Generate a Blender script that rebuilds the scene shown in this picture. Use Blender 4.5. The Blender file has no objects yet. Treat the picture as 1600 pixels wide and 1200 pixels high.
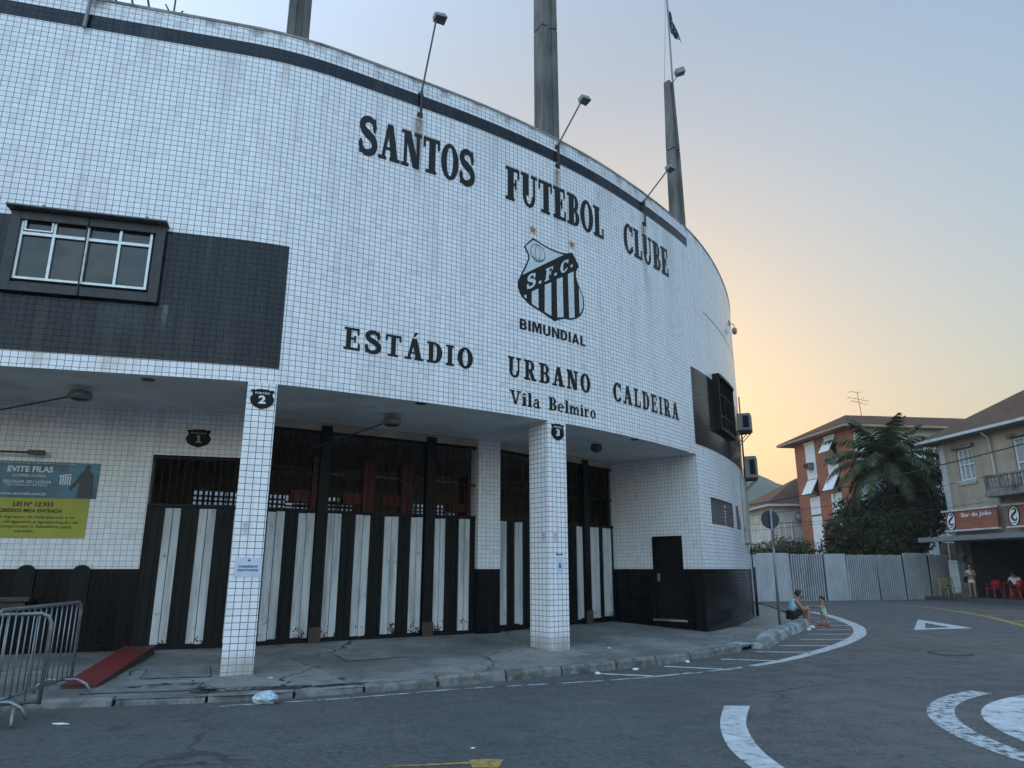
import bpy, bmesh, math, random
from mathutils import Vector, Matrix, Euler, noise
random.seed(11)
R = math.radians
scene = bpy.context.scene
COL = scene.collection

# ------------------------------------------------------------------ camera
cam_data = bpy.data.cameras.new('camera')
cam_data.sensor_width = 36.0
cam_data.lens = 36.0 * 1110.0 / 1600.0
cam_data.clip_start = 0.05
cam_data.clip_end = 6000.0
cam = bpy.data.objects.new('camera', cam_data)
cam.location = (0, 0, 1.55)
cam.rotation_euler = (R(90 + 14.594), 0, 0)
COL.objects.link(cam)
scene.camera = cam

# ------------------------------------------------------------------ light
SUN_EL, SUN_AZ = R(6.0), R(3.0)          # azimuth measured from +Y towards +X
SKY_G = 0.42
SKY_FILL = 3.7
world = bpy.data.worlds.new('World')
scene.world = world
world.use_nodes = True
wn = world.node_tree
for n in list(wn.nodes):
    wn.nodes.remove(n)
w_out = wn.nodes.new('ShaderNodeOutputWorld')
w_bg = wn.nodes.new('ShaderNodeBackground')
sky = wn.nodes.new('ShaderNodeTexSky')
sky.sky_type = 'NISHITA'
sky.sun_disc = False
sky.sun_elevation = SUN_EL
sky.sun_rotation = SUN_AZ
sky.altitude = 0
sky.air_density = 1.5
sky.dust_density = 4.0
sky.ozone_density = 3.2
w_bg.inputs['Strength'].default_value = 0.15
# the low-sun sky spans far more brightness than a phone picture shows: compress its range, keep its hue
w_bw = wn.nodes.new('ShaderNodeRGBToBW')
w_pow = wn.nodes.new('ShaderNodeMath'); w_pow.operation = 'POWER'; w_pow.inputs[1].default_value = SKY_G - 1.0
w_mul = wn.nodes.new('ShaderNodeVectorMath'); w_mul.operation = 'SCALE'
wn.links.new(sky.outputs[0], w_bw.inputs[0])
wn.links.new(w_bw.outputs[0], w_pow.inputs[0])
wn.links.new(sky.outputs[0], w_mul.inputs[0])
wn.links.new(w_pow.outputs[0], w_mul.inputs['Scale'])
# added fill: sky overhead and behind the camera is boosted to brighten the facade
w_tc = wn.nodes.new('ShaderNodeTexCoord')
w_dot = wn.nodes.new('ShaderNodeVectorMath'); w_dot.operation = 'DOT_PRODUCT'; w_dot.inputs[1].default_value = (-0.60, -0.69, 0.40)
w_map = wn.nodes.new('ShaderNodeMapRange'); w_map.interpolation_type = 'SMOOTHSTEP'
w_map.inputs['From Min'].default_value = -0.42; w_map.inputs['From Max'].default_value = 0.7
w_map.inputs['To Min'].default_value = 1.0; w_map.inputs['To Max'].default_value = SKY_FILL
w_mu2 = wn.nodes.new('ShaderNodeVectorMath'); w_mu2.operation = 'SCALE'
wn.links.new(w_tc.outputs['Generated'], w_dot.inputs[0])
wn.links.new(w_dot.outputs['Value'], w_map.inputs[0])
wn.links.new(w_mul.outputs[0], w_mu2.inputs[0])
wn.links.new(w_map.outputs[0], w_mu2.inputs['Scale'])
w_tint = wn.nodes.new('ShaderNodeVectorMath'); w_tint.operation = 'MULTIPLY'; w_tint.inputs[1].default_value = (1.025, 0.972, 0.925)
# the boosted sky is also tinted less blue, to warm walls and road
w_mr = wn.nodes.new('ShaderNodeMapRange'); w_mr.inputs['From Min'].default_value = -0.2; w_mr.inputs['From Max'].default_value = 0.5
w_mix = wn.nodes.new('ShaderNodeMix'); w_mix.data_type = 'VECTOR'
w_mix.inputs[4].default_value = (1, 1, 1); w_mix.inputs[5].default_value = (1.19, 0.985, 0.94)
w_mu3 = wn.nodes.new('ShaderNodeVectorMath'); w_mu3.operation = 'MULTIPLY'
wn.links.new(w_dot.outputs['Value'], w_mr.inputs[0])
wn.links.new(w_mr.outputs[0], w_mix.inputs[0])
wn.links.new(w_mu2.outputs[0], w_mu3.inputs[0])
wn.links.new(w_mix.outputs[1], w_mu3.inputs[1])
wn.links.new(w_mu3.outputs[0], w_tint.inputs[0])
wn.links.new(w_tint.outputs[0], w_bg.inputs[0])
wn.links.new(w_bg.outputs[0], w_out.inputs[0])

sun_data = bpy.data.lights.new('sun', 'SUN')
sun_data.energy = 0.6
sun_data.angle = R(4)
sun_data.color = (1.0, 0.74, 0.45)
sun = bpy.data.objects.new('sun', sun_data)
sun.rotation_euler = (R(90) - SUN_EL, 0, math.pi - SUN_AZ)
COL.objects.link(sun)

vs = scene.view_settings
vs.view_transform = 'Standard'
vs.look = 'None'
vs.gamma = 1.0
vs.use_curve_mapping = False
vs.exposure = 1.68

# ------------------------------------------------------------------ helpers
def world_of(o):
    m = Matrix.Translation(o.location) @ o.rotation_euler.to_matrix().to_4x4()
    return world_of(o.parent) @ m if o.parent else m


class MB:
    """collects faces; build() links them as one mesh object"""
    def __init__(self):
        self.v, self.f, self.uv, self.mi = [], [], [], []
        self.M = Matrix.Identity(4)
        self.idx = 0

    def add(self, verts, faces, uvs=None):
        b = len(self.v)
        M = self.M
        for p in verts:
            self.v.append(tuple(M @ Vector(p)))
        for i, f in enumerate(faces):
            self.f.append([b + k for k in f])
            self.mi.append(self.idx)
            self.uv.append([uvs[k] for k in f] if uvs else None)

    def box(self, c, s, rot=None):
        x, y, z = s[0] / 2, s[1] / 2, s[2] / 2
        vv = [Vector(p) for p in ((-x, -y, -z), (x, -y, -z), (x, y, -z), (-x, y, -z), (-x, -y, z), (x, -y, z), (x, y, z), (-x, y, z))]
        if rot is not None:
            vv = [rot @ p for p in vv]
        vv = [p + Vector(c) for p in vv]
        self.add(vv, [(0, 3, 2, 1), (4, 5, 6, 7), (0, 1, 5, 4), (1, 2, 6, 5), (2, 3, 7, 6), (3, 0, 4, 7)])

    def span(self, a, b):
        self.box([(a[i] + b[i]) / 2 for i in range(3)], [abs(b[i] - a[i]) for i in range(3)])

    def quad(self, a, b, c, d, uv=None):
        self.add([a, b, c, d], [(0, 1, 2, 3)], uv)

    def prism(self, pts, d):
        """pts: planar list of 3D points, d: extrusion vector"""
        n = len(pts)
        p = [Vector(q) for q in pts]
        d = Vector(d)
        fs = [tuple(range(n)), tuple(reversed(range(n, 2 * n)))]
        for i in range(n):
            j = (i + 1) % n
            fs.append((i, i + n, j + n, j))
        self.add(p + [q + d for q in p], fs)

    def tube(self, path, r, n=8, caps=True, r2=None):
        P = [Vector(p) for p in path]
        rr = r if isinstance(r, (list, tuple)) else [r + ((r2 - r) * i / (len(P) - 1) if r2 is not None else 0) for i in range(len(P))]
        vs_, fs = [], []
        up = None
        for i, p in enumerate(P):
            t = (P[min(i + 1, len(P) - 1)] - P[max(i - 1, 0)]).normalized()
            if up is None:
                up = t.orthogonal().normalized()
            up = (up - t * up.dot(t))
            up = up.normalized() if up.length > 1e-6 else t.orthogonal().normalized()
            w = t.cross(up)
            for k in range(n):
                a = 2 * math.pi * k / n
                vs_.append(p + (up * math.cos(a) + w * math.sin(a)) * rr[i])
        for i in range(len(P) - 1):
            for k in range(n):
                k2 = (k + 1) % n
                fs.append((i * n + k, i * n + k2, (i + 1) * n + k2, (i + 1) * n + k))
        if caps:
            fs.append(tuple(reversed(range(n))))
            fs.append(tuple(range((len(P) - 1) * n, len(P) * n)))
        self.add(vs_, fs)

    def lathe(self, prof, n=16, c=(0, 0, 0), rot=None):
        vs_, fs = [], []
        for r, z in prof:
            for k in range(n):
                a = 2 * math.pi * k / n
                q = Vector((r * math.cos(a), r * math.sin(a), z))
                if rot is not None:
                    q = rot @ q
                vs_.append(q + Vector(c))
        for i in range(len(prof) - 1):
            for k in range(n):
                k2 = (k + 1) % n
                fs.append((i * n + k, i * n + k2, (i + 1) * n + k2, (i + 1) * n + k))
        fs.append(tuple(reversed(range(n))))
        fs.append(tuple(range((len(prof) - 1) * n, len(prof) * n)))
        self.add(vs_, fs)

    def blob(self, c, r, n=8, m=6, jit=0.0):
        vs_, fs = [], []
        for i in range(m + 1):
            ph = math.pi * i / m
            for k in range(n):
                a = 2 * math.pi * k / n
                j = 1 + random.uniform(-jit, jit)
                vs_.append((c[0] + r[0] * math.sin(ph) * math.cos(a) * j, c[1] + r[1] * math.sin(ph) * math.sin(a) * j, c[2] + r[2] * math.cos(ph) * j))
        for i in range(m):
            for k in range(n):
                k2 = (k + 1) % n
                fs.append((i * n + k, (i + 1) * n + k, (i + 1) * n + k2, i * n + k2))
        self.add(vs_, fs)

    def build(self, name, mat, parent=None, loc=None, rz=0.0, smooth=False, bevel=0.0):
        me = bpy.data.meshes.new(name)
        me.from_pydata(self.v, [], self.f)
        mats = mat if isinstance(mat, (list, tuple)) else [mat]
        for m in mats:
            me.materials.append(m)
        if len(mats) > 1:
            for p, k in zip(me.polygons, self.mi):
                p.material_index = k
        if any(u is not None for u in self.uv):
            ul = me.uv_layers.new(name='UVMap')
            for p, u in zip(me.polygons, self.uv):
                if u is not None:
                    for li, c in zip(p.loop_indices, u):
                        ul.data[li].uv = c
        o = bpy.data.objects.new(name, me)
        COL.objects.link(o)
        if parent is not None:
            me.transform(world_of(parent).inverted())
            o.parent = parent
        elif loc is not None:
            o.location = loc
            o.rotation_euler = (0, 0, rz)
            me.transform(world_of(o).inverted())
        if smooth:
            for p in me.polygons:
                p.use_smooth = True
        if bevel:
            bv = o.modifiers.new('bevel', 'BEVEL')
            bv.width = bevel
            bv.segments = 2
            bv.limit_method = 'ANGLE'
        return o


def tag(o, label=None, cat=None, group=None, kind=None):
    if label: o['label'] = label
    if cat: o['category'] = cat
    if group: o['group'] = group
    if kind: o['kind'] = kind
    return o


def thing(name, label, cat, loc=(0, 0, 0), rz=0.0, group=None):
    o = bpy.data.objects.new(name, None)
    o.empty_display_size = 0.2
    o.location = loc
    o.rotation_euler = (0, 0, rz)
    COL.objects.link(o)
    return tag(o, label, cat, group)


def dup(root, loc, rz, label):
    def cp(o, parent):
        c = o.copy()
        COL.objects.link(c)
        if parent is not None:
            c.parent = parent
        for ch in o.children:
            cp(ch, c)
        return c
    c = cp(root, None)
    c.location = loc
    c.rotation_euler = (0, 0, rz)
    c['label'] = label
    return c


def frame(p, h, z=0.0):
    """local x along heading h, y = left normal, z up"""
    return Matrix.Translation((p[0], p[1], z)) @ Matrix.Rotation(h, 4, 'Z')


def lerp(a, b, t):
    return a + (b - a) * t

# ------------------------------------------------------------------ materials
class NT:
    def __init__(self, name):
        self.m = bpy.data.materials.new(name)
        self.m.use_nodes = True
        self.t = self.m.node_tree
        self.b = self.t.nodes['Principled BSDF']

    def n(self, kind, **kw):
        x = self.t.nodes.new('ShaderNode' + kind)
        for k, v in kw.items():
            setattr(x, k, v)
        return x

    def l(self, a, b):
        self.t.links.new(a, b)

    def val(self, x, v):
        if hasattr(v, 'is_linked') or hasattr(v, 'links'):
            self.l(v, x)
        else:
            x.default_value = v

    def math(self, op, a, b=0.0, c=None, clamp=False):
        x = self.n('Math', operation=op, use_clamp=clamp)
        self.val(x.inputs[0], a)
        self.val(x.inputs[1], b)
        if c is not None:
            self.val(x.inputs[2], c)
        return x.outputs[0]

    def mix(self, f, a, b, mode='MIX'):
        x = self.n('Mix', data_type='RGBA', blend_type=mode)
        self.val(x.inputs[0], f)
        for s, v in ((x.inputs[6], a), (x.inputs[7], b)):
            if isinstance(v, (tuple, list)):
                s.default_value = (v[0], v[1], v[2], 1)
            else:
                self.l(v, s)
        return x.outputs[2]

    def coord(self, which='Object', scale=None):
        tc = self.n('TexCoord')
        o = tc.outputs[which]
        if scale is not None:
            mp = self.n('Mapping')
            mp.inputs['Scale'].default_value = scale
            self.l(o, mp.inputs['Vector'])
            o = mp.outputs[0]
        return o

    def noise(self, vec, scale, detail=4, rough=0.55, dist=0.0):
        x = self.n('TexNoise')
        x.inputs['Scale'].default_value = scale
        x.inputs['Detail'].default_value = detail
        x.inputs['Roughness'].default_value = rough
        x.inputs['Distortion'].default_value = dist
        if vec is not None:
            self.l(vec, x.inputs['Vector'])
        return x.outputs[0]

    def ramp(self, v, lo, hi, a=0.0, b=1.0):
        x = self.n('MapRange')
        x.interpolation_type = 'SMOOTHSTEP'
        self.l(v, x.inputs['Value'])
        x.inputs['From Min'].default_value = lo
        x.inputs['From Max'].default_value = hi
        x.inputs['To Min'].default_value = a
        x.inputs['To Max'].default_value = b
        return x.outputs[0]

    def bump(self, h, strength=0.3, dist=0.01):
        x = self.n('Bump')
        x.inputs['Strength'].default_value = strength
        x.inputs['Distance'].default_value = dist
        self.l(h, x.inputs['Height'])
        self.l(x.outputs[0], self.b.inputs['Normal'])

    def color(self, c):
        if isinstance(c, (tuple, list)):
            self.b.inputs['Base Color'].default_value = (c[0], c[1], c[2], 1)
        else:
            self.l(c, self.b.inputs['Base Color'])

    def set(self, rough=None, metal=None, spec=None):
        if rough is not None: self.val(self.b.inputs['Roughness'], rough)
        if metal is not None: self.val(self.b.inputs['Metallic'], metal)
        if spec is not None: self.b.inputs['Specular IOR Level'].default_value = spec


def plain(name, c, rough=0.6, metal=0.0, var=0.25, scale=6.0, bump=0.15, dirt=None, dirt_amt=0.5, stretch=(1, 1, 1), fine=40.0, spec=None):
    """mottled paint / stone: base colour broken up by two noises, optional dirt colour"""
    k = NT(name)
    co = k.coord('Object', stretch)
    n1 = k.noise(co, scale, 5, 0.6)
    n2 = k.noise(co, fine, 3, 0.6)
    lo = tuple(x * (1 - var) for x in c)
    hi = tuple(min(1, x * (1 + var * 0.6)) for x in c)
    col = k.mix(k.ramp(n1, 0.3, 0.7), lo, hi)
    if dirt:
        n3 = k.noise(co, scale * 0.45, 6, 0.65, 0.6)
        col = k.mix(k.ramp(n3, 0.52, 0.68, 0, dirt_amt), col, dirt)
    k.color(col)
    k.set(k.ramp(n1, 0.2, 0.8, max(0.05, rough - 0.1), min(1, rough + 0.1)), metal)
    k.set(spec=spec)
    if bump:
        k.bump(k.math('ADD', n2, k.math('MULTIPLY', n1, 0.6)), bump, 0.01)
    return k.m


def tile_mat(name, c1, c2, grout, rough=0.16, stains=(), w=0.0985, h=0.089, mortar=0.0042, grime=0.25, base_dirt=None, top_dirt=None, spec=0.5, bstr=.3):
    """glazed square tiles laid in UV metres (u along the wall, v = height)"""
    k = NT(name)
    uv = k.coord('UV')
    br = k.n('TexBrick', offset=0.0, squash=1.0)
    br.inputs['Color1'].default_value = (*c1, 1)
    br.inputs['Color2'].default_value = (*c2, 1)
    br.inputs['Mortar'].default_value = (*grout, 1)
    br.inputs['Scale'].default_value = 1.0
    br.inputs['Mortar Size'].default_value = mortar
    br.inputs['Mortar Smooth'].default_value = 0.15
    br.inputs['Bias'].default_value = 0.0
    br.inputs['Brick Width'].default_value = w
    br.inputs['Row Height'].default_value = h
    # slight wobble so that rows are not ruler-straight
    wob = k.n('TexNoise')
    wob.inputs['Scale'].default_value = 1.7
    wob.inputs['Detail'].default_value = 3
    k.l(uv, wob.inputs['Vector'])
    vm = k.n('VectorMath', operation='MULTIPLY_ADD')
    k.l(wob.outputs['Color'], vm.inputs[0])
    vm.inputs[1].default_value = (0.020, 0.022, 0)
    k.l(uv, vm.inputs[2])
    k.l(vm.outputs[0], br.inputs['Vector'])
    sep = k.n('SeparateXYZ')
    k.l(uv, sep.inputs[0])
    u, v = sep.outputs[0], sep.outputs[1]
    col = br.outputs['Color']
    # single tiles: a few greyer, yellower or chipped replacements
    vm2 = k.n('VectorMath', operation='DIVIDE'); k.l(vm.outputs[0], vm2.inputs[0]); vm2.inputs[1].default_value = (w, h, 1)
    vm3 = k.n('VectorMath', operation='FLOOR'); k.l(vm2.outputs[0], vm3.inputs[0])
    wn_ = k.n('TexWhiteNoise', noise_dimensions='2D'); k.l(vm3.outputs[0], wn_.inputs['Vector'])
    odd = wn_.outputs['Value']
    nomort = k.math('SUBTRACT', 1.0, br.outputs['Fac'])
    col = k.mix(k.math('MULTIPLY', k.ramp(odd, .90, .98, 0, .28), nomort), col, tuple(x * .62 for x in c1))
    mp = k.n('Mapping')
    mp.inputs['Scale'].default_value = (5.0, 0.35, 1)
    k.l(uv, mp.inputs['Vector'])
    streak = k.noise(mp.outputs[0], 1.0, 5, 0.65)
    big = k.noise(uv, 0.55, 4, 0.6)
    dirtf = k.math('MULTIPLY', k.ramp(streak, 0.42, 0.75), k.ramp(big, 0.3, 0.7, 0.3, 1.0))
    col = k.mix(k.math('MULTIPLY', dirtf, grime), col, (0.30, 0.29, 0.26))
    fine = k.noise(uv, 26.0, 4, 0.6)
    for (s0, z0, ln, wd, amt, cc) in stains:
        d = k.math('ABSOLUTE', k.math('SUBTRACT', k.math('ADD', u, k.math('MULTIPLY', k.math('SUBTRACT', streak, 0.5), 0.12)), s0))
        m = k.ramp(d, 0.0, wd, 1, 0)
        m = k.math('MULTIPLY', m, k.ramp(v, z0 - ln, z0, 0.0, 1.0))
        m = k.math('MULTIPLY', m, k.math('LESS_THAN', v, z0))
        m = k.math('MULTIPLY', m, k.ramp(fine, 0.25, 0.6, 0.35, 1.0))
        col = k.mix(k.math('MULTIPLY', m, amt), col, cc)
    if base_dirt:
        z0, z1, amt, cc = base_dirt
        m = k.math('MULTIPLY', k.ramp(v, z0, z1, 1, 0), k.ramp(streak, 0.2, 0.7, 0.4, 1.0))
        col = k.mix(k.math('MULTIPLY', m, amt), col, cc)
    if top_dirt:
        z0, z1, amt, cc = top_dirt
        m = k.math('MULTIPLY', k.ramp(v, z0, z1), k.ramp(k.noise(uv, 2.6, 6, 0.7), 0.48, 0.62))
        col = k.mix(k.math('MULTIPLY', m, amt), col, cc)
    k.color(col)
    # glaze on tiles, matt grout; per-tile waviness
    k.set(k.math('ADD', k.math('MULTIPLY', br.outputs['Fac'], 0.55), k.ramp(big, 0.2, 0.8, rough, rough + 0.1)))
    wav = k.noise(uv, 5.0, 2, 0.5)
    hgt = k.math('ADD', k.math('MULTIPLY', br.outputs['Fac'], -1.0), k.math('MULTIPLY', wav, 0.9))
    k.bump(hgt, bstr, 0.004)
    k.set(spec=spec)
    return k.m


RUST = (0.20, 0.11, 0.06)
WHITE1, WHITE2, GROUT = (0.78, 0.775, 0.81), (0.85, 0.845, 0.87), (0.068, 0.074, 0.095)
m_tile = tile_mat('white_tiles', WHITE1, WHITE2, GROUT, 0.17,
                  stains=[(2.50, 9.72, 1.9, 0.15, 0.95, RUST), (5.80, 9.80, 2.0, 0.15, 0.95, RUST), (8.95, 9.6, 2.0, 0.17, 0.95, RUST), (-0.9, 9.98, 1.3, 0.5, 0.3, (0.34, 0.33, 0.30)), (4.1, 9.98, 1.6, 0.7, 0.25, (0.34, 0.33, 0.30)), (7.4, 9.98, 1.5, 0.6, 0.3, (0.34, 0.33, 0.30)), (10.2, 9.98, 3.0, 0.5, 0.4, (0.30, 0.29, 0.27)),
                          (0.05, 10.0, 0.75, 0.12, 0.55, (0.42, 0.36, 0.20)), (9.05, 8.4, 2.6, 0.22, 0.35, (0.30, 0.27, 0.24)), (-2.9, 4.54, 0.3, 0.3, 0.5, (0.42, 0.37, 0.27)), (-1.9, 4.54, 0.3, 0.3, 0.5, (0.42, 0.37, 0.27))],
                  grime=0.38, top_dirt=(10.22, 10.52, 0.75, (0.16, 0.14, 0.12)))
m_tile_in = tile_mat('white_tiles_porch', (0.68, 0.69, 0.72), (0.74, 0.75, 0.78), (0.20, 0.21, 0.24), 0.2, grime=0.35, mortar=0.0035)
m_tile_pil = tile_mat('white_tiles_pillar', WHITE1, WHITE2, (0.05, 0.06, 0.08), 0.2, w=.105, h=.0925, mortar=.0048, grime=0.4, base_dirt=(0.22, 0.52, 0.9, (0.30, 0.27, 0.23)), stains=[(0.16, 2.2, 0.25, 0.1, 0.7, (0.2, 0.2, 0.2))])
m_dark = tile_mat('black_tiles', (0.009, 0.010, 0.017), (0.013, 0.0145, 0.022), (0.006, 0.007, 0.010), 0.10, spec=0.24, bstr=.12,
                  stains=[(-1.35, 5.4, 0.5, 0.06, 0.6, (0.16, 0.22, 0.26)), (-1.9, 5.4, 0.7, 0.5, 0.25, (0.12, 0.15, 0.18))], grime=0.10)
m_black = tile_mat('black_wainscot_tiles', (0.0025, 0.0027, 0.0035), (0.004, 0.0042, 0.005), (0.008, 0.0085, 0.0095), 0.14, spec=0.14, bstr=.15, grime=0.05, mortar=0.0034)
m_letter = plain('black_mosaic', (0.009, 0.009, 0.0095), 0.42, spec=.25, var=0.4, scale=30, bump=0.1)
m_star = plain('amber_mosaic', (0.42, 0.16, 0.03), 0.4, var=0.4, scale=60)
m_chip = NT('speckled_white_mosaic')
_n = m_chip.noise(m_chip.coord('Object'), 55, 2, 0.6)
m_chip.color(m_chip.mix(m_chip.ramp(_n, 0.4, 0.6), (0.38, 0.43, 0.46), (0.74, 0.77, 0.78)))
m_chip.set(0.35)
m_chip = m_chip.m
m_conc = plain('weathered_concrete', (0.26, 0.25, 0.235), 0.85, var=0.35, scale=3, bump=0.4, dirt=(0.075, 0.07, 0.066), dirt_amt=0.9, stretch=(1, 1, 0.35))
m_pylon = plain('sooty_concrete', (0.135, 0.13, 0.122), 0.9, var=0.6, scale=1.6, bump=0.5, dirt=(0.022, 0.022, 0.022), dirt_amt=0.97, stretch=(1.6, 1.6, 0.35))
m_soffit = plain('porch_plaster', (0.66, 0.64, 0.62), 0.9, var=0.12, scale=1.2, bump=0.06, dirt=(0.42, 0.39, 0.36), dirt_amt=0.5)
m_steel_dark = plain('black_painted_steel', (0.0035, 0.0042, 0.0046), 0.5, var=0.4, scale=5, bump=0.1, dirt=(0.012, 0.008, 0.006), dirt_amt=0.5, spec=.2)
m_rust = plain('rusty_steel', (0.045, 0.030, 0.024), 0.7, var=0.5, scale=14, bump=0.2, dirt=(0.11, 0.05, 0.025), dirt_amt=0.8)
m_galv = plain('galvanised_steel', (0.24, 0.25, 0.26), 0.45, 0.6, var=0.25, scale=9, bump=0.08)
m_lampgrey = plain('grey_lamp_metal', (0.20, 0.20, 0.19), 0.5, 0.3, var=0.25, scale=20)
m_lampdark = plain('dark_lamp_metal', (0.06, 0.058, 0.056), 0.5, 0.3, var=0.3, scale=20)
m_alu = plain('window_aluminium', (0.55, 0.57, 0.58), 0.4, 0.5, var=0.2, scale=10, bump=0.05)
m_inside = plain('dim_lobby_plaster', (0.42, 0.33, 0.26), 0.9, var=0.25, scale=1.5)
m_orange = plain('orange_red_paint', (0.13, 0.020, 0.008), 0.5, var=0.25, scale=5)
m_bark = plain('grey_bark', (.10, .085, .07), .9, var=.4, scale=8, bump=.5)
m_cable = plain('black_rubber', (0.012, 0.012, 0.012), 0.6, var=0.2)


def glass_dark(name, c1, c2, rough=0.06):
    k = NT(name)
    n = k.noise(k.coord('Object', (0.9, 0.9, 1.4)), 2.2, 3, 0.5)
    k.color(k.mix(k.ramp(n, 0.35, 0.65), c1, c2))
    k.set(rough)
    return k.m
m_glass = glass_dark('dusty_dark_glass', (0.006, 0.007, 0.008), (0.040, 0.036, 0.033))
m_glass2 = glass_dark('clear_dark_glass', (0.010, 0.012, 0.015), (0.03, 0.034, 0.038))


def board_mat():
    k = NT('chipped_white_boards')
    co = k.coord('Object')
    st = k.coord('Object', (9, 9, 0.8))
    n1 = k.noise(st, 1.0, 5, 0.65)
    n2 = k.noise(co, 5.0, 5, 0.6)
    n3 = k.noise(co, 30.0, 4, 0.6)
    col = k.mix(k.ramp(n1, 0.35, 0.75), (0.52, 0.53, 0.54), (0.27, 0.27, 0.27))
    col = k.mix(k.ramp(n2, 0.55, 0.75, 0, 0.45), col, (0.28, 0.27, 0.25))
    sep = k.n('SeparateXYZ'); k.l(co, sep.inputs[0])
    low = k.ramp(sep.outputs[2], 0.25, 0.75, 0.11, 0.0)
    chip = k.ramp(k.math('ADD', k.math('MULTIPLY', n2, 0.55), k.math('ADD', k.math('MULTIPLY', n3, 0.45), low)), 0.63, 0.645)
    col = k.mix(chip, col, (0.012, 0.012, 0.012))
    k.color(col)
    k.set(0.5)
    k.bump(n1, 0.2, 0.01)
    return k.m
m_board = board_mat()

# ------------------------------------------------------------------ text and lettering
def text_geo(s, offset=0.0, spacing=1.0):
    cu = bpy.data.curves.new('lettering', 'FONT')
    cu.body = s
    cu.size = 1.0
    cu.offset = offset
    cu.space_character = spacing
    cu.resolution_u = 3
    ob = bpy.data.objects.new('lettering', cu)
    COL.objects.link(ob)
    dg = bpy.context.evaluated_depsgraph_get()
    me = ob.evaluated_get(dg).to_mesh()
    vv = [(v.co.x, v.co.y) for v in me.vertices]
    ff = [tuple(p.vertices) for p in me.polygons]
    ob.evaluated_get(dg).to_mesh_clear()
    bpy.data.objects.remove(ob)
    bpy.data.curves.remove(cu)
    return vv, ff


def put_text(mb, s, x0, x1, y0, y1, fn, offset=0.0, spacing=1.0):
    """fit the words into the box x0..x1, y0..y1 of a surface; fn maps (x, y) to a point"""
    vv, ff = text_geo(s, offset, spacing)
    if not vv:
        return
    ax, bx = min(v[0] for v in vv), max(v[0] for v in vv)
    ay, by = min(v[1] for v in vv), max(v[1] for v in vv)
    pts = [fn(x0 + (v[0] - ax) / (bx - ax) * (x1 - x0), y0 + (v[1] - ay) / (by - ay) * (y1 - y0)) for v in vv]
    mb.add(pts, ff)


T_, H_, B_ = 0.265, 0.12, 0.10      # stem, hairline, slab thickness (cap height 1)

def _rect(x0, y0, x1, y1):
    return [(x0, y0), (x1, y0), (x1, y1), (x0, y1)]


def _ring(cx, cy, rx, ry, tx, ty, a0=0, a1=360, n=22):
    out = []
    for i in range(n):
        a, b = R(lerp(a0, a1, i / n)), R(lerp(a0, a1, (i + 1) / n))
        out.append([(cx + rx * math.cos(a), cy + ry * math.sin(a)), (cx + rx * math.cos(b), cy + ry * math.sin(b)),
                    (cx + (rx - tx) * math.cos(b), cy + (ry - ty) * math.sin(b)), (cx + (rx - tx) * math.cos(a), cy + (ry - ty) * math.sin(a))])
    return out


def _ribbon(pts, ws):
    L, Rr = [], []
    for i, p in enumerate(pts):
        a, b = pts[max(0, i - 1)], pts[min(len(pts) - 1, i + 1)]
        dx, dy = b[0] - a[0], b[1] - a[1]
        d = math.hypot(dx, dy) or 1
        w = ws[i] / 2
        L.append((p[0] - dy / d * w, p[1] + dx / d * w))
        Rr.append((p[0] + dy / d * w, p[1] - dx / d * w))
    return [[L[i], Rr[i], Rr[i + 1], L[i + 1]] for i in range(len(pts) - 1)]


def _spline(ctrl, n=5):
    out = []
    for i in range(len(ctrl) - 1):
        p0, p1, p2, p3 = ctrl[max(i - 1, 0)], ctrl[i], ctrl[i + 1], ctrl[min(i + 2, len(ctrl) - 1)]
        for k in range(n):
            t = k / n
            out.append(tuple(0.5 * (2 * p1[j] + (p2[j] - p0[j]) * t + (2 * p0[j] - 5 * p1[j] + 4 * p2[j] - p3[j]) * t * t + (3 * p1[j] - p0[j] - 3 * p2[j] + p3[j]) * t ** 3) for j in range(2)))
    out.append(ctrl[-1])
    return out


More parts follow.
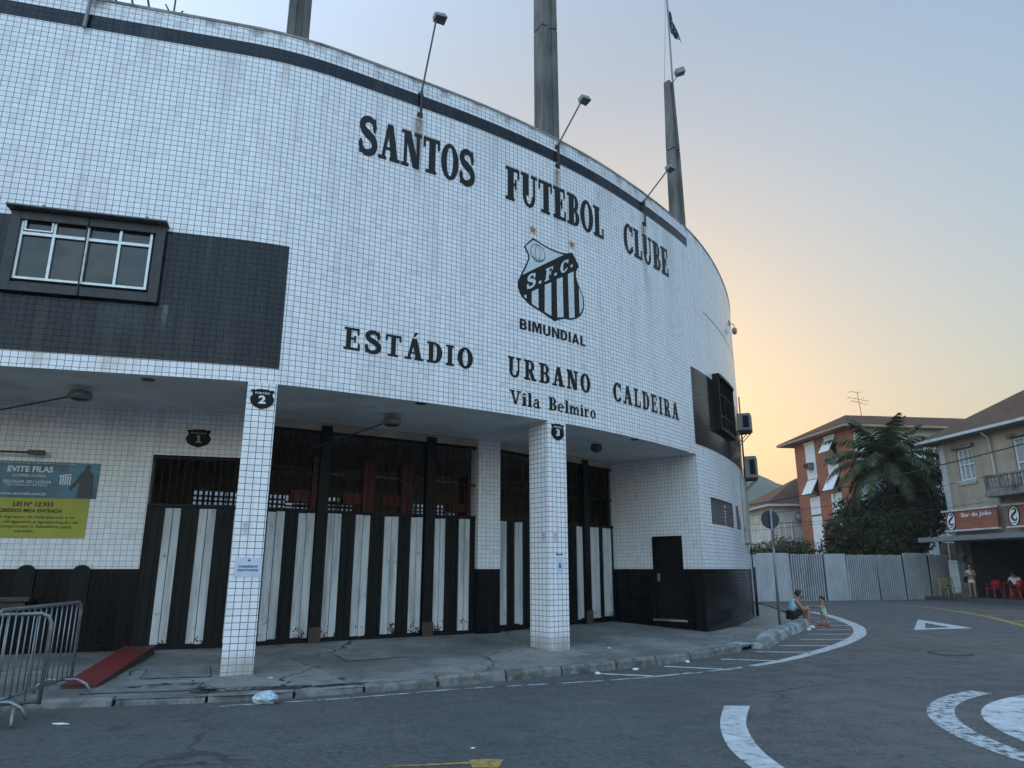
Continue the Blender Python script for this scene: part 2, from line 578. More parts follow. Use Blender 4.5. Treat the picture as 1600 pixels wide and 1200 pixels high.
def glyph(c):
    t, b = T_, B_
    s = 0.09
    if c == 'S':
        sp = _spline([(.58, .70), (.56, .84), (.44, .94), (.30, .95), (.15, .87), (.12, .74), (.20, .62), (.36, .53), (.53, .43), (.60, .27), (.54, .12), (.38, .05), (.22, .06), (.11, .16), (.08, .31)])
        n = len(sp)
        ws = [lerp(.13, .25, 1 - abs(2 * i / (n - 1) - 1)) if 8 < i < n - 9 else .15 for i in range(n)]
        ws[6:9] = [.15, .16, .17]
        return _ribbon(sp, ws) + [_rect(.53, .62, .62, 1.0), _rect(.04, .0, .13, .38)], .70
    if c in 'Oo':
        if c == 'o': return _ring(.27, .32, .27, .34, .18, .09), .54
        return _ring(.38, .5, .38, .52, .25, .11, n=28), .72
    if c == 'C':
        return _ring(.38, .5, .38, .52, .25, .11, 38, 322, 26) + [_rect(.60, .64, .69, 1.0), _rect(.60, .12, .68, .3)], .70
    if c == 'D':
        return [_rect(.09, 0, .09 + t, 1), _rect(0, 0, .36, b + .01), _rect(0, 1 - b - .01, .36, 1)] + _ring(.34, .5, .37, .5, .25, .10, -90, 90, 18), .71
    if c in 'BR':
        out = [_rect(.09, 0, .09 + t, 1), _rect(0, 1 - b, .40, 1), _rect(.2, .46, .42, .46 + b)] + _ring(.38, .73, .25, .27, .19, .095, -90, 90, 14)
        if c == 'B':
            return out + [_rect(0, 0, .40, b)] + _ring(.39, .265, .29, .265, .22, .095, -90, 90, 14), .68
        return out + [_rect(0, 0, .38, b), [(.28, .48), (.50, .48), (.70, .05), (.46, .05)], _rect(.44, 0, .76, b)], .76
    if c == 'A' or c == 'Á':
        out = [[(.10, .04), (.22, .04), (.46, 1.0), (.30, 1.0)], [(.30, 1.0), (.52, 1.0), (.75, .04), (.47, .04)], _rect(.22, .28, .54, .36), _rect(-.02, 0, .30, b), _rect(.42, 0, .82, b)]
        if c == 'Á': out.append([(.34, 1.08), (.42, 1.08), (.58, 1.30), (.42, 1.30)])
        return out, .80
    if c == 'N':
        return [_rect(.10, 0, .23, 1), _rect(.60, 0, .73, 1), [(.10, 1), (.36, 1), (.73, 0), (.47, 0)], _rect(0, 0, .31, b), _rect(0, 1 - b, .25, 1), _rect(.50, 1 - b, .81, 1)], .81
    if c == 'T':
        return [_rect(.24, 0, .24 + t, 1), _rect(.12, 0, .56, b), _rect(0, 1 - b - .01, .68, 1), _rect(0, .70, s, 1), _rect(.68 - s, .70, .68, 1)], .68
    if c in 'FE':
        out = [_rect(.09, 0, .09 + t, 1), _rect(0, 1 - b - .01, .62, 1), _rect(.62 - s, .70, .62, 1), _rect(.2, .47, .46, .55), _rect(.41, .36, .49, .66)]
        if c == 'F': return out + [_rect(0, 0, .40, b)], .62
        return out + [_rect(0, 0, .66, b + .01), _rect(.66 - s, 0, .66, .31)], .67
    if c == 'L':
        return [_rect(.09, 0, .09 + t, 1), _rect(0, 1 - b, .40, 1), _rect(0, 0, .62, b + .01), _rect(.62 - s, 0, .62, .34)], .63
    if c == 'I':
        return [_rect(.09, 0, .09 + t, 1), _rect(0, 0, .38, b), _rect(0, 1 - b, .38, 1)], .38
    if c == 'U':
        return [_rect(.09, .33, .09 + t, 1), _rect(.58, .33, .68, 1), _rect(0, 1 - b, .38, 1), _rect(.48, 1 - b, .78, 1)] + _ring(.385, .34, .295, .36, .17, .11, 180, 360, 16), .78
    if c == 'V':
        return [[(.08, .96), (.27, .96), (.47, 0), (.35, 0)], [(.36, 0), (.46, 0), (.68, .96), (.57, .96)], _rect(-.02, 1 - b, .36, 1), _rect(.46, 1 - b, .78, 1)], .76
    if c == 'i':
        return [_rect(.06, 0, .26, .66), _rect(0, 0, .30, b), _rect(0, .66 - b, .2, .66)] + [[(.15 + .095 * math.cos(a), .84 + .095 * math.sin(a)) for a in [R(36 * q) for q in range(10)]]], .30
    if c == 'l':
        return [_rect(.06, 0, .26, 1), _rect(0, 0, .30, b), _rect(0, 1 - b, .2, 1)], .30
    if c == 'a':
        return [_rect(.28, 0, .43, .48), _rect(.28, 0, .52, b)] + _ring(.22, .18, .22, .20, .13, .08) + _ring(.25, .45, .18, .21, .14, .09, 0, 165, 12), .53
    if c == 'e':
        return _ring(.26, .32, .26, .34, .15, .085, 0, 320, 22) + [_rect(.1, .3, .50, .37)], .53
    if c == 'm':
        out = [_rect(.05, 0, .23, .66), _rect(0, 0, .28, b), _rect(0, .66 - b, .18, .66)]
        for x in (.36, .66):
            out += [_rect(x, 0, x + .15, .46), _rect(x - .05, 0, x + .20, b)] + _ring(x, .45, .15, .22, .13, .1, 0, 180, 10)
        return out, .88
    if c == 'r':
        return [_rect(.05, 0, .23, .66), _rect(0, 0, .32, b), _rect(0, .66 - b, .18, .66)] + _ring(.31, .43, .17, .24, .14, .1, 25, 165, 8), .47
    return [], .35


def sans(c):
    t = .24
    if c == 'B':
        return [_rect(0, 0, t, 1), _rect(t, .82, .36, 1), _rect(t, .42, .38, .58), _rect(t, 0, .38, .18)] + _ring(.34, .71, .28, .29, .22, .16, -90, 90, 12) + _ring(.36, .29, .30, .29, .23, .16, -90, 90, 12), .66
    if c == 'I': return [_rect(0, 0, t, 1)], t
    if c == 'M': return [_rect(0, 0, .21, 1), _rect(.69, 0, .90, 1), [(.21, 1), (.32, 1), (.50, .35), (.50, .0), (.40, .0), (.21, .72)], [(.69, 1), (.58, 1), (.40, .35), (.40, .001), (.50, .001), (.69, .72)]], .90
    if c == 'U': return [_rect(0, .34, t, 1), _rect(.50, .34, .50 + t, 1)] + _ring(.37, .36, .37, .37, .24, .19, 180, 360, 16), .74
    if c == 'N': return [_rect(0, 0, .22, 1), _rect(.54, 0, .76, 1), [(.22, 1), (.24, 1), (.54, .36), (.54, 0), (.52, 0), (.22, .64)]], .76
    if c == 'D': return [_rect(0, 0, t, 1), _rect(t, .81, .36, 1), _rect(t, 0, .36, .19)] + _ring(.34, .5, .38, .5, .24, .19, -90, 90, 16), .72
    if c == 'A': return [[(0, 0), (.24, 0), (.50, 1), (.30, 1)], [(.80, 0), (.56, 0), (.30, 1), (.50, 1)], _rect(.22, .18, .58, .36)], .80
    if c == 'L': return [_rect(0, 0, t, 1), _rect(t, 0, .58, .19)], .58
    return [], .3


def slab_word(mb, word, s0, s1, z0, z1, fn, gap=0.10, font=None):
    items, x = [], 0.0
    for c in word:
        polys, w = (font or glyph)(c)
        items.append((x, polys))
        x += w + gap
    tot = x - gap
    k = 0
    for x0, polys in items:
        for p in polys:
            k += 1
            mb.add([fn(s0 + (x0 + q[0]) / tot * (s1 - s0), z0 + q[1] * (z1 - z0), 0.0003 * (k % 9)) for q in p], [tuple(range(len(p)))])
# ------------------------------------------------------------------ the curved facade (plan curve by heading)
KS = [-14, -.6, 1.0, 3, 5.5, 8, 10.5, 12.5, 14.5, 16.5, 18.5, 22, 40]
KH = [15.07, 15.07, 30.79, 31.61, 38.91, 46.96, 51.42, 58.46, 63.66, 67.32, 72.14, 83.14, 86.14]
DS = 0.05
def heading(s):
    if s <= KS[0]: return R(KH[0])
    for i in range(len(KS) - 1):
        if s <= KS[i + 1]:
            return R(lerp(KH[i], KH[i + 1], (s - KS[i]) / (KS[i + 1] - KS[i])))
    return R(KH[-1])
_tab = [(0.0, 0.0)]
_n = int(round((40 + 14) / DS))
for _i in range(_n):
    _a = heading(-14 + (_i + .5) * DS)
    _tab.append((_tab[-1][0] + math.cos(_a) * DS, _tab[-1][1] + math.sin(_a) * DS))
_o = _tab[int(round(14 / DS))]
_tab = [(p[0] - _o[0] - 3.9208, p[1] - _o[1] + 10.442) for p in _tab]

def wp(s, off=0.0):
    """plan point at arc length s; off > 0 stands proud of the wall towards the street"""
    q = (s + 14) / DS
    i = max(0, min(len(_tab) - 2, int(math.floor(q))))
    f = q - i
    x, y = lerp(_tab[i][0], _tab[i + 1][0], f), lerp(_tab[i][1], _tab[i + 1][1], f)
    h = heading(s)
    return (x + math.sin(h) * off, y - math.cos(h) * off)

def w3(s, z, off=0.0):
    p = wp(s, off)
    return (p[0], p[1], z)

def wall_sheet(mb, s0, s1, z0, z1, off=0.0, holes=(), step=0.35):
    sb, zb = {s0, s1}, {z0, z1}
    for a, b, c, d in holes:
        sb |= {x for x in (a, b) if s0 < x < s1}
        zb |= {x for x in (c, d) if z0 < x < z1}
    sb, zb = sorted(sb), sorted(zb)
    cols = []
    for a, b in zip(sb, sb[1:]):
        n = max(1, int(math.ceil((b - a) / step)))
        cols += [a + (b - a) * i / n for i in range(n)]
    cols.append(sb[-1])
    for a, b in zip(cols, cols[1:]):
        for c, d in zip(zb, zb[1:]):
            m = ((a + b) / 2, (c + d) / 2)
            if any(h[0] < m[0] < h[1] and h[2] < m[1] < h[3] for h in holes):
                continue
            mb.quad(w3(a, c, off), w3(b, c, off), w3(b, d, off), w3(a, d, off), [(a, c), (b, c), (b, d), (a, d)])

def wall_block(mb, s0, s1, z0, z1, o0, o1, step=0.35):
    """solid strip following the curve between offsets o0 (back) and o1 (front)"""
    n = max(1, int(math.ceil((s1 - s0) / step)))
    ss = [lerp(s0, s1, i / n) for i in range(n + 1)]
    for a, b in zip(ss, ss[1:]):
        uv = [(a, z0), (b, z0), (b, z1), (a, z1)]
        mb.quad(w3(a, z0, o1), w3(b, z0, o1), w3(b, z1, o1), w3(a, z1, o1), uv)
        mb.quad(w3(a, z0, o0), w3(a, z1, o0), w3(b, z1, o0), w3(b, z0, o0), [uv[0], uv[3], uv[2], uv[1]])
        mb.quad(w3(a, z1, o1), w3(b, z1, o1), w3(b, z1, o0), w3(a, z1, o0), [(a, z1), (b, z1), (b, z1 + .1), (a, z1 + .1)])
        mb.quad(w3(a, z0, o1), w3(a, z0, o0), w3(b, z0, o0), w3(b, z0, o1), [(a, z0), (a, z0 - .1), (b, z0 - .1), (b, z0)])
    for s in (s0, s1):
        mb.quad(w3(s, z0, o1), w3(s, z0, o0), w3(s, z1, o0), w3(s, z1, o1), [(s, z0), (s + o1 - o0, z0), (s + o1 - o0, z1), (s, z1)])

ZT, ZS, ZW, SC = 10.53, 4.30, 1.55, 11.08
S_END = 34.0
H_WIN = (-3.40, -1.64, 5.59, 6.58)
H_RW = (12.80, 14.72, 5.24, 6.68)
H_G1 = (11.88, 14.12, 2.64, 3.31)
H_G2 = (14.63, 15.42, 2.64, 3.31)

stadium = thing('stadium', 'white tiled football stadium with curved facade, black lettering and striped gates', 'stadium', (0, 14, 0))

mb = MB()
HS = [H_WIN, H_RW, H_G1, H_G2]
wall_sheet(mb, -14, SC, ZS, ZT, 0, HS)
wall_sheet(mb, SC, S_END, ZW, ZT, 0, HS)
wall_sheet(mb, -14, SC, ZS, ZT, -0.3, HS)
wall_sheet(mb, SC + .5, S_END, 0, ZT, -0.3, HS)
mb.build('tiled_wall', m_tile, stadium)
mb = MB()
wall_block(mb, -14, S_END, ZT, ZT + 0.05, -0.32, 0.012)
mb.build('coping', m_conc, stadium)
mb = MB()
wall_sheet(mb, -14, 11.4, 9.98, 10.24, 0.005)
mb.build('dark_band', m_dark, stadium)
mb = MB()
wall_sheet(mb, -14, 0.345, 4.54, 6.60, 0.005, HS)
mb.build('dark_tile_panel', m_dark, stadium)
mb = MB()
wall_sheet(mb, SC, S_END, 4.56, 6.56, 0.005, HS)
mb.build('dark_tile_panel', m_dark, stadium)
mb = MB()
wall_sheet(mb, SC, S_END, -0.1, ZW, 0.006)
mb.build('black_wainscot', m_black, stadium)

# back wall of the porch, plan polyline
GL0, GLH = (-8.68, 11.72), math.atan2(.55, 1.89)
def gl(u, off=0.0, z=0.0):
    return (GL0[0] + math.cos(GLH) * u + math.sin(GLH) * off, GL0[1] + math.sin(GLH) * u - math.cos(GLH) * off, z)
G2A, G2B = (-4.60, 12.98), (-.77, 15.42)
G3A, G3B = (-.31, 15.70), (2.67, 19.04)
G2H = math.atan2(G2B[1] - G2A[1], G2B[0] - G2A[0])
G3H = math.atan2(G3B[1] - G3A[1], G3B[0] - G3A[0])
RVA, RVB = G3B, wp(SC)
RVH = math.atan2(RVB[1] - RVA[1], RVB[0] - RVA[0])
RVL = math.hypot(RVB[0] - RVA[0], RVB[1] - RVA[1])
GB = gl(4.24)[:2]

# porch ceiling: slab from the facade to deep inside the lobby
mb = MB()
N = 60
back = [gl(-6)[:2], gl(0)[:2], GB, G2A, G2B, G3A, G3B]
def along(poly, t):
    ls = [math.dist(a, b) for a, b in zip(poly, poly[1:])]
    d = t * sum(ls)
    for (a, b), l in zip(zip(poly, poly[1:]), ls):
        if d <= l + 1e-9:
            return (lerp(a[0], b[0], d / l), lerp(a[1], b[1], d / l))
        d -= l
    return poly[-1]
fr = [wp(lerp(-14, SC, i / N), -0.02) for i in range(N + 1)]
bk = [along(back, i / N) for i in range(N + 1)]
for i in range(N):
    mb.quad((*fr[i], ZS + .002), (*bk[i], ZS + .002), (*bk[i + 1], ZS + .002), (*fr[i + 1], ZS + .002))
mb.build('porch_ceiling', m_soffit, stadium)
mb = MB()
deep = [(p[0] - 3.2, p[1] + 6.2) for p in bk]
big = [wp(lerp(-14, SC, i / N), -.28) for i in range(N + 1)] + [(5.4, 21.0), (6.2, 30.0), (-12.0, 20.0), gl(-7)[:2]]
for z in (ZS + .045, ZS + .29):
    mb.add([(*p, z) for p in big], [tuple(range(len(big)))])
mb.quad((5.4, 21.0, 0), (6.2, 30.0, 0), (6.2, 30.0, ZS + .28), (5.4, 21.0, ZS + .28)); mb.quad((*G3B, -.05), (5.4, 21.0, -.05), (5.4, 21.0, ZS + .28), (*G3B, ZS + .28))
mb.build('lobby_ceiling', m_inside, stadium)

# porch back wall, left of the gates
def flat(mb, fn, u0, u1, z0, z1, off=0.0, v0=None):
    mb.quad(fn(u0, off, z0), fn(u1, off, z0), fn(u1, off, z1), fn(u0, off, z1), [(u0, z0), (u1, z0), (u1, z1), (u0, z1)])
mb = MB()
ZC = ZS + .04
flat(mb, gl, -6, 2.47, ZW, ZC)
flat(mb, gl, 2.47, 4.24, 3.50, ZC)
mb.quad(gl(2.47, 0, ZW), gl(2.47, -.25, ZW), gl(2.47, -.25, 3.5), gl(2.47, 0, 3.5), [(2.47, ZW), (2.72, ZW), (2.72, 3.5), (2.47, 3.5)])
mb.quad((*GB, 0), (*G2A, 0), (*G2A, ZS), (*GB, ZS), [(4.2, 0), (4.3, 0), (4.3, ZS), (4.2, ZS)])
def ln(A, h):
    return lambda u, off=0.0, z=0.0: (A[0] + math.cos(h) * u + math.sin(h) * off, A[1] + math.sin(h) * u - math.cos(h) * off, z)
g2, g3, rv = ln(G2A, G2H), ln(G3A, G3H), ln(RVA, RVH)
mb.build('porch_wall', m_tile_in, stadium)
mb = MB()
flat(mb, gl, -6, 2.47, -.1, ZW, 0.004)
mb.quad(gl(2.47, .004, -.1), gl(2.47, -.25, -.1), gl(2.47, -.25, ZW), gl(2.47, .004, ZW), [(2.47, -.1), (2.72, -.1), (2.72, ZW), (2.47, ZW)])
mb.build('porch_wainscot', m_black, stadium)
# side wall with the door
D0, D1, DZ0, DZ1 = 1.13, 1.96, 0.38, 2.34
mb = MB()
flat(mb, rv, -.1, D0, ZW, ZC); flat(mb, rv, D1, RVL, ZW, ZC); flat(mb, rv, D0, D1, DZ1, ZC)
mb.quad(rv(RVL, 0, ZW), w3(SC, ZW), w3(SC, ZS), rv(RVL, 0, ZS))
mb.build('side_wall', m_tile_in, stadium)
mb = MB()
flat(mb, rv, 0, D0, -.1, ZW, .004); flat(mb, rv, D1, RVL, -.1, ZW, .004); flat(mb, rv, D0, D1, -.1, DZ0, .004)
mb.quad(rv(RVL, .004, -.1), w3(SC, -.1, .006), w3(SC, ZW, .006), rv(RVL, .004, ZW), [(RVL, -.1), (RVL + .01, -.1), (RVL + .01, ZW), (RVL, ZW)])
mb.build('side_wainscot', m_black, stadium)
mb = MB(); mb.M = frame(RVA, RVH)
mb.span((D0 + .03, .05, DZ0 + .02), (D1 - .03, .09, DZ1 - .03))
door = mb.build('door', m_steel_dark, stadium, bevel=.004)
mb = MB(); mb.M = frame(RVA, RVH)
mb.span((D0, -.012, DZ0), (D0 + .04, .10, DZ1)); mb.span((D1 - .04, -.012, DZ0), (D1, .10, DZ1)); mb.span((D0 + .04, -.012, DZ1 - .04), (D1 - .04, .10, DZ1))
mb.build('door_frame', m_steel_dark, door)
mb = MB(); mb.M = frame(RVA, RVH)
mb.span((D0 - .04, -.05, DZ0 - .05), (D1 + .04, .06, DZ0 - .005))
mb.build('door_sill', m_conc, door)
mb = MB(); mb.M = frame(RVA, RVH)
mb.tube([(D0 + .12, .05, 1.42), (D0 + .12, .0, 1.42), (D0 + .12, .0, 1.28), (D0 + .12, .05, 1.28)], .012, 6)
mb.span((D0 + .09, .04, 1.25), (D0 + .15, .052, 1.45))
mb.build('door_handle', m_galv, door)

# pillars
def pillar(s0, s1, depth, label):
    m = MB()
    n = 3
    ss = [lerp(s0, s1, i / n) for i in range(n + 1)]
    for a, b in zip(ss, ss[1:]):
        m.quad(w3(a, -.1, .0), w3(b, -.1, .0), w3(b, ZS, .0), w3(a, ZS, .0), [(a - s0, -.1), (b - s0, -.1), (b - s0, ZS), (a - s0, ZS)])
        m.quad(w3(b, -.1, -depth), w3(a, -.1, -depth), w3(a, ZS, -depth), w3(b, ZS, -depth), [(a, -.1), (b, -.1), (b, ZS), (a, ZS)])
    for s in (s0, s1):
        m.quad(w3(s, -.1, 0), w3(s, -.1, -depth), w3(s, ZS, -depth), w3(s, ZS, 0), [(0, -.1), (depth, -.1), (depth, ZS), (0, ZS)])
    return tag(m.build('pillar', m_tile_pil, stadium), label)
pillar(-.085, .345, .42, 'tiled pillar with a paper notice and the gate 2 shield')
pillar(5.44, 5.91, .55, 'tiled pillar with the gate 3 shield')
# pilaster between the two wide gates
mb = MB()
PM = frame(G2B, math.atan2(G3A[1] - G2B[1], G3A[0] - G2B[0]))
PW = math.dist(G2B, G3A)
def pil_faces(m, z0, z1, pr):
    P = lambda x, y, z: tuple(PM @ Vector((x, y, z)))
    m.quad(P(-pr, -.10 - pr, z0), P(PW + pr, -.10 - pr, z0), P(PW + pr, -.10 - pr, z1), P(-pr, -.10 - pr, z1), [(0, z0), (PW, z0), (PW, z1), (0, z1)])
    m.quad(P(-pr, .3, z0), P(-pr, -.10 - pr, z0), P(-pr, -.10 - pr, z1), P(-pr, .3, z1), [(0, z0), (.4, z0), (.4, z1), (0, z1)])
    m.quad(P(PW + pr, -.10 - pr, z0), P(PW + pr, .3, z0), P(PW + pr, .3, z1), P(PW + pr, -.10 - pr, z1), [(0, z0), (.4, z0), (.4, z1), (0, z1)])
pil_faces(mb, ZW, ZS, 0)
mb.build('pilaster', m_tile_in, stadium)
mb = MB(); pil_faces(mb, -.1, ZW, .004)
mb.build('pilaster_base', m_black, stadium)

# gates: dark frame + sheet, chipped white double boards, bar grille
def gate(A, h, u0, u1, zb, zp, zt, boards, posts, label, bar_gap=.145):
    F = frame(A, h)
    m = MB(); m.M = F
    m.span((u0, .03, zb), (u1, .06, zp))
    # raised ribs of the dark boards
    k = u0 + .07
    while k < u1 - .07:
        if not any(a - .03 < k < b + .03 for a, b in boards):
            m.span((k - .012, .018, zb + .02), (k + .012, .031, zp - .01))
        k += .13
    m.span((u0, .0, zp), (u1, .07, zp + .05))
    m.span((u0, .0, zt - .05), (u1, .07, zt))
    m.span((u0, -.01, zb - .05), (u1, .05, zb - .002))
    g = tag(m.build('gate', m_steel_dark, stadium), label)
    for a, b in posts:
        m = MB(); m.M = F
        m.span((a, -.06, zb - .12), (b, .09, zt + (.1 if zt > 4 else 0)))
        m.build('gate_post', m_steel_dark, g)
        m = MB(); m.M = F
        m.span((a - .012, -.085, zb - .12), (b + .012, -.058, zb + .22))
        m.build('kick_plate', m_rust, g)
    for a, b in boards:
        m = MB(); m.M = F
        c = (a + b) / 2
        z1 = zp - .015
        m.span((a, .0, zb + .02 + random.uniform(0, .03)), (c - .006, .028, z1 - random.uniform(0, .02)))
        m.span((c + .006, .001, zb + .02 + random.uniform(0, .03)), (b, .029, z1 - random.uniform(0, .02)))
        m.build('white_board', m_board, g)
    m = MB(); m.M = F
    k = u0 + .06
    while k < u1:
        if not any(a < k < b for a, b in posts):
            m.tube([(k, .03, zp + .04), (k, .03, zt - .02)], .011, 6)
        k += bar_gap
    if zt > 4:
        zm = lerp(zp, zt, .45)
        m.span((u0, .025, zm), (u1, .035, zm + .03))
    m.build('bars', m_steel_dark, g)
    return g

gate(GL0, GLH, 2.47, 4.22, .30, 2.60, 3.48, [(2.77, 3.02), (3.32, 3.59), (3.9, 4.14)], [], 'narrow gate under a tiled lintel', .12)
gate(G2A, G2H, 0.0, 4.54, .31, 2.59, 4.14, [(.20, .50), (.76, 1.06), (1.31, 1.58), (1.87, 2.16), (2.47, 2.76), (3.04, 3.29), (3.57, 3.81), (4.14, 4.39)], [(1.08, 1.28), (3.33, 3.54)], 'wide gate between the pillar and the pilaster')
gate(G3A, G3H, 0.0, 4.48, .36, 2.59, 4.14, [(.03, .29), (.57, .82), (1.25, 1.5), (1.95, 2.2), (2.87, 3.09), (3.40, 3.79), (3.99, 4.34)], [(1.62, 1.82), (3.12, 3.34)], 'wide gate partly behind the second pillar')
for A, h, u1 in ((G2A, G2H, 4.54), (G3A, G3H, 4.48)):
    m = MB(); m.M = frame(A, h); m.span((0, .0, 4.145), (u1, .14, ZS - .003)); m.build('lintel', m_inside, stadium)

m_offw = plain('pale_stand_paint', (.42, .42, .42), .8, var=.15)
# lobby behind the gates
mb = MB()
LA, LH = (-10.5, 17.2), R(31)
lb = ln(LA, LH)
LZ = ZS + .04
def holes_wall(m, u0, u1, z0, z1, holes):
    us = sorted({u0, u1} | {x for hh in holes for x in hh[:2]})
    zs = sorted({z0, z1} | {x for hh in holes for x in hh[2:]})
    for a, b in zip(us, us[1:]):
        for c, d in zip(zs, zs[1:]):
            if not any(hh[0] < (a + b) / 2 < hh[1] and hh[2] < (c + d) / 2 < hh[3] for hh in holes):
                m.quad(lb(a, 0, c), lb(b, 0, c), lb(b, 0, d), lb(a, 0, d))
VENT = [(2.6, 6.9, 3.02, 3.52), (8.6, 10.2, 3.02, 3.45)]
SUN_GAP = [(10.35, 11.6, .2, 2.75)]  # unseen opening added to let low sun onto the lobby floor
SLIT = [(5.5, 6.6, 4.17, 4.21), (7.4, 8.4, 4.17, 4.21), (9.0, 10.6, 4.17, 4.21)]
holes_wall(mb, 0, 17.5, 0, LZ, VENT + SUN_GAP + SLIT)
mb.build('lobby_wall', m_inside, stadium)
mb = MB()
sa, sb_ = lb(-2, -7.0), lb(19, -7.0)
mb.quad((*sa[:2], 0), (*sb_[:2], 0), (*sb_[:2], 6.5), (*sa[:2], 6.5))
mb.build('inner_stand_wall', m_offw, stadium)
mb = MB(); mb.M = frame(LA, LH)
for u0, u1, z0, z1 in VENT:
    nx, nz = int((u1 - u0) / .125), 4
    for i in range(nx + 1):
        x = lerp(u0, u1, i / nx)
        if abs(x - 5.05) < .12: continue
        mb.span((x - .024, -.02, z0), (x + .024, .05, z1))
    for j in range(1, nz):
        z = lerp(z0, z1, j / nz)
        mb.span((u0, -.015, z - .024), (4.95, .045, z + .024)); mb.span((5.2, -.015, z - .024), (u1, .045, z + .024)) if u1 > 5.2 and u0 < 4.9 else mb.span((u0, -.015, z - .024), (u1, .045, z + .024)) if u0 > 5 else None
mb.build('perforated_blocks', plain('pale_vent_block', (0.25, 0.25, 0.26), .8), stadium)
mb = MB()
le, re_ = lb(17.5), lb(0)
for z in (0.20,):
    mb.add([(*GB, z), (*G2A, z), (*G2B, z), (*G3A, z), (*G3B, z), (le[0], le[1], z), (re_[0], re_[1], z), (*gl(0)[:2], z)], [(0, 1, 2, 3, 4, 5, 6, 7)])
mb.quad((*G3B, 0), (le[0], le[1], 0), (le[0], le[1], LZ), (*G3B, LZ))
mb.quad((*gl(0, -.3)[:2], 0), (re_[0], re_[1], 0), (re_[0], re_[1], LZ), (*gl(0, -.3)[:2], LZ))
mb.quad(gl(-6, -.3), gl(2.3, -.3), gl(2.3, -.3, LZ), gl(-6, -.3, LZ))
mb.build('lobby_floor', m_inside, stadium)
# orange-red posts and lintels in the lobby
mb = MB(); mb.M = frame(G2A, G2H)
for x in (1.42, 2.55, 3.45):
    mb.span((x, 1.5, .2), (x + .28, 1.75, 3.85))
    mb.span((x - .42, 1.55, 2.9), (x, 1.7, 3.15))
mb.build('turnstile_portal', m_orange, stadium)
mb = MB(); mb.M = frame(G3A, G3H)
mb.span((.55, 1.5, .2), (.95, 1.8, 3.7)); mb.span((.0, 1.55, 2.85), (.55, 1.7, 3.05))
mb.build('turnstile_portal', m_orange, stadium)

# dark arched ticket windows and counter in the left porch wall
for u in (.82, 1.62):
    m = MB()
    prof = [(u - .135, 1.0)] + [(u + .135 * -math.cos(a), 1.50 + .115 * math.sin(a)) for a in [math.pi * i / 10 for i in range(11)]] + [(u + .135, 1.0)]
    d = Vector(gl(0, .04)) - Vector(gl(0, 0))
    m.prism([gl(a, .006, z) for a, z in prof], d)
    tw = m.build('ticket_window', m_steel_dark, stadium)
    m = MB()
    m.prism([gl(u + (a - u) * .75, .048, 1.04 + (z - 1.04) * .93) for a, z in prof], d * .12)
    m.build('pane', m_steel_dark, tw)
mb = MB()
mb.M = frame(GL0, GLH)
mb.span((-6, -.42, 1.05), (1.05, -.006, 1.12)); mb.span((-6, -.34, .95), (.98, -.006, 1.049))
mb.build('ticket_counter', plain('dark_granite', (.02, .022, .025), .3), stadium, bevel=.01)

# ------------------------------------------------------------------ windows of the facade
def wall_frame_M(s, z=0.0):
    p = wp(s)
    return frame(p, heading(s), z)
S0 = (H_WIN[0] + H_WIN[1]) / 2
F = wall_frame_M(S0)
hw = (H_WIN[1] - H_WIN[0]) / 2
z0, z1 = H_WIN[2], H_WIN[3]
mb = MB(); mb.M = F
def frame_box(m, x0, x1, z0, z1, w, y0, y1):
    m.span((x0, y0, z0), (x0 + w, y1, z1)); m.span((x1 - w, y0, z0), (x1, y1, z1))
    m.span((x0 + w, y0, z0), (x1 - w, y1, z0 + w)); m.span((x0 + w, y0, z1 - w), (x1 - w, y1, z1))
frame_box(mb, -hw - .14, hw + .18, z0 - .20, z1 + .06, .138, -.10, -.006)
win = mb.build('window', m_dark if False else plain('black_window_surround', (.008, .009, .012), .45, var=.4, scale=8, dirt=(.06, .06, .06), dirt_amt=.3), stadium, bevel=.006)
mb = MB(); mb.M = F
mb.span((-hw - .18, -.22, z1 + .075), (hw + .20, -.01, z1 + .10)); mb.span((-hw - .18, -.20, z1 + .061), (-hw - .15, -.01, z1 + .074)); mb.span((hw + .17, -.20, z1 + .061), (hw + .20, -.01, z1 + .074))
for x in (-.6, hw - .1): mb.span((x, -.21, z1 + .101), (x + .03, -.14, z1 + .13))
mb.build('window_hood', plain('stained_concrete_hood', (.10, .10, .105), .8, var=.5, scale=7, dirt=(.3, .3, .3), dirt_amt=.6), win)
mb = MB(); mb.M = F
zt = z0 + (z1 - z0) * .72
frame_box(mb, -hw + .001, hw - .001, z0 + .001, z1 - .001, .035, -.06, -.01)
for i in (1, 2, 3):
    x = -hw + 2 * hw * i / 4
    mb.span((x - .018, -.058, z0 + .036), (x + .018, -.012, z1 - .036))
mb.span((-hw + .036, -.061, zt - .022), (hw - .036, -.011, zt + .022))
frame_box(mb, -hw + .05, -hw + .42, zt + .04, z1 - .05, .02, -.075, -.062)
mb.build('window_frame', m_alu, win)
mb = MB(); mb.M = F
mb.tube([(0, -.115, z0 - .2), (0, -.115, z1 + .07)], .012, 6)
mb.build('cable', m_cable, win)
for i in range(4):
    for a, b in ((z0 + .036, zt - .022), (zt + .022, z1 - .036)):
        m = MB(); m.M = F
        x0, x1 = -hw + 2 * hw * i / 4 + .02, -hw + 2 * hw * (i + 1) / 4 - .02
        m.span((x0, -.02, a), (x1, -.014, b))
        m.build('pane', m_glass if (i + int(a > zt)) % 3 else m_glass2, win)
mb = MB()
wall_sheet(mb, H_WIN[0], H_WIN[1], z0, z1, -.28)
mb.build('dark_room', m_inside, win)

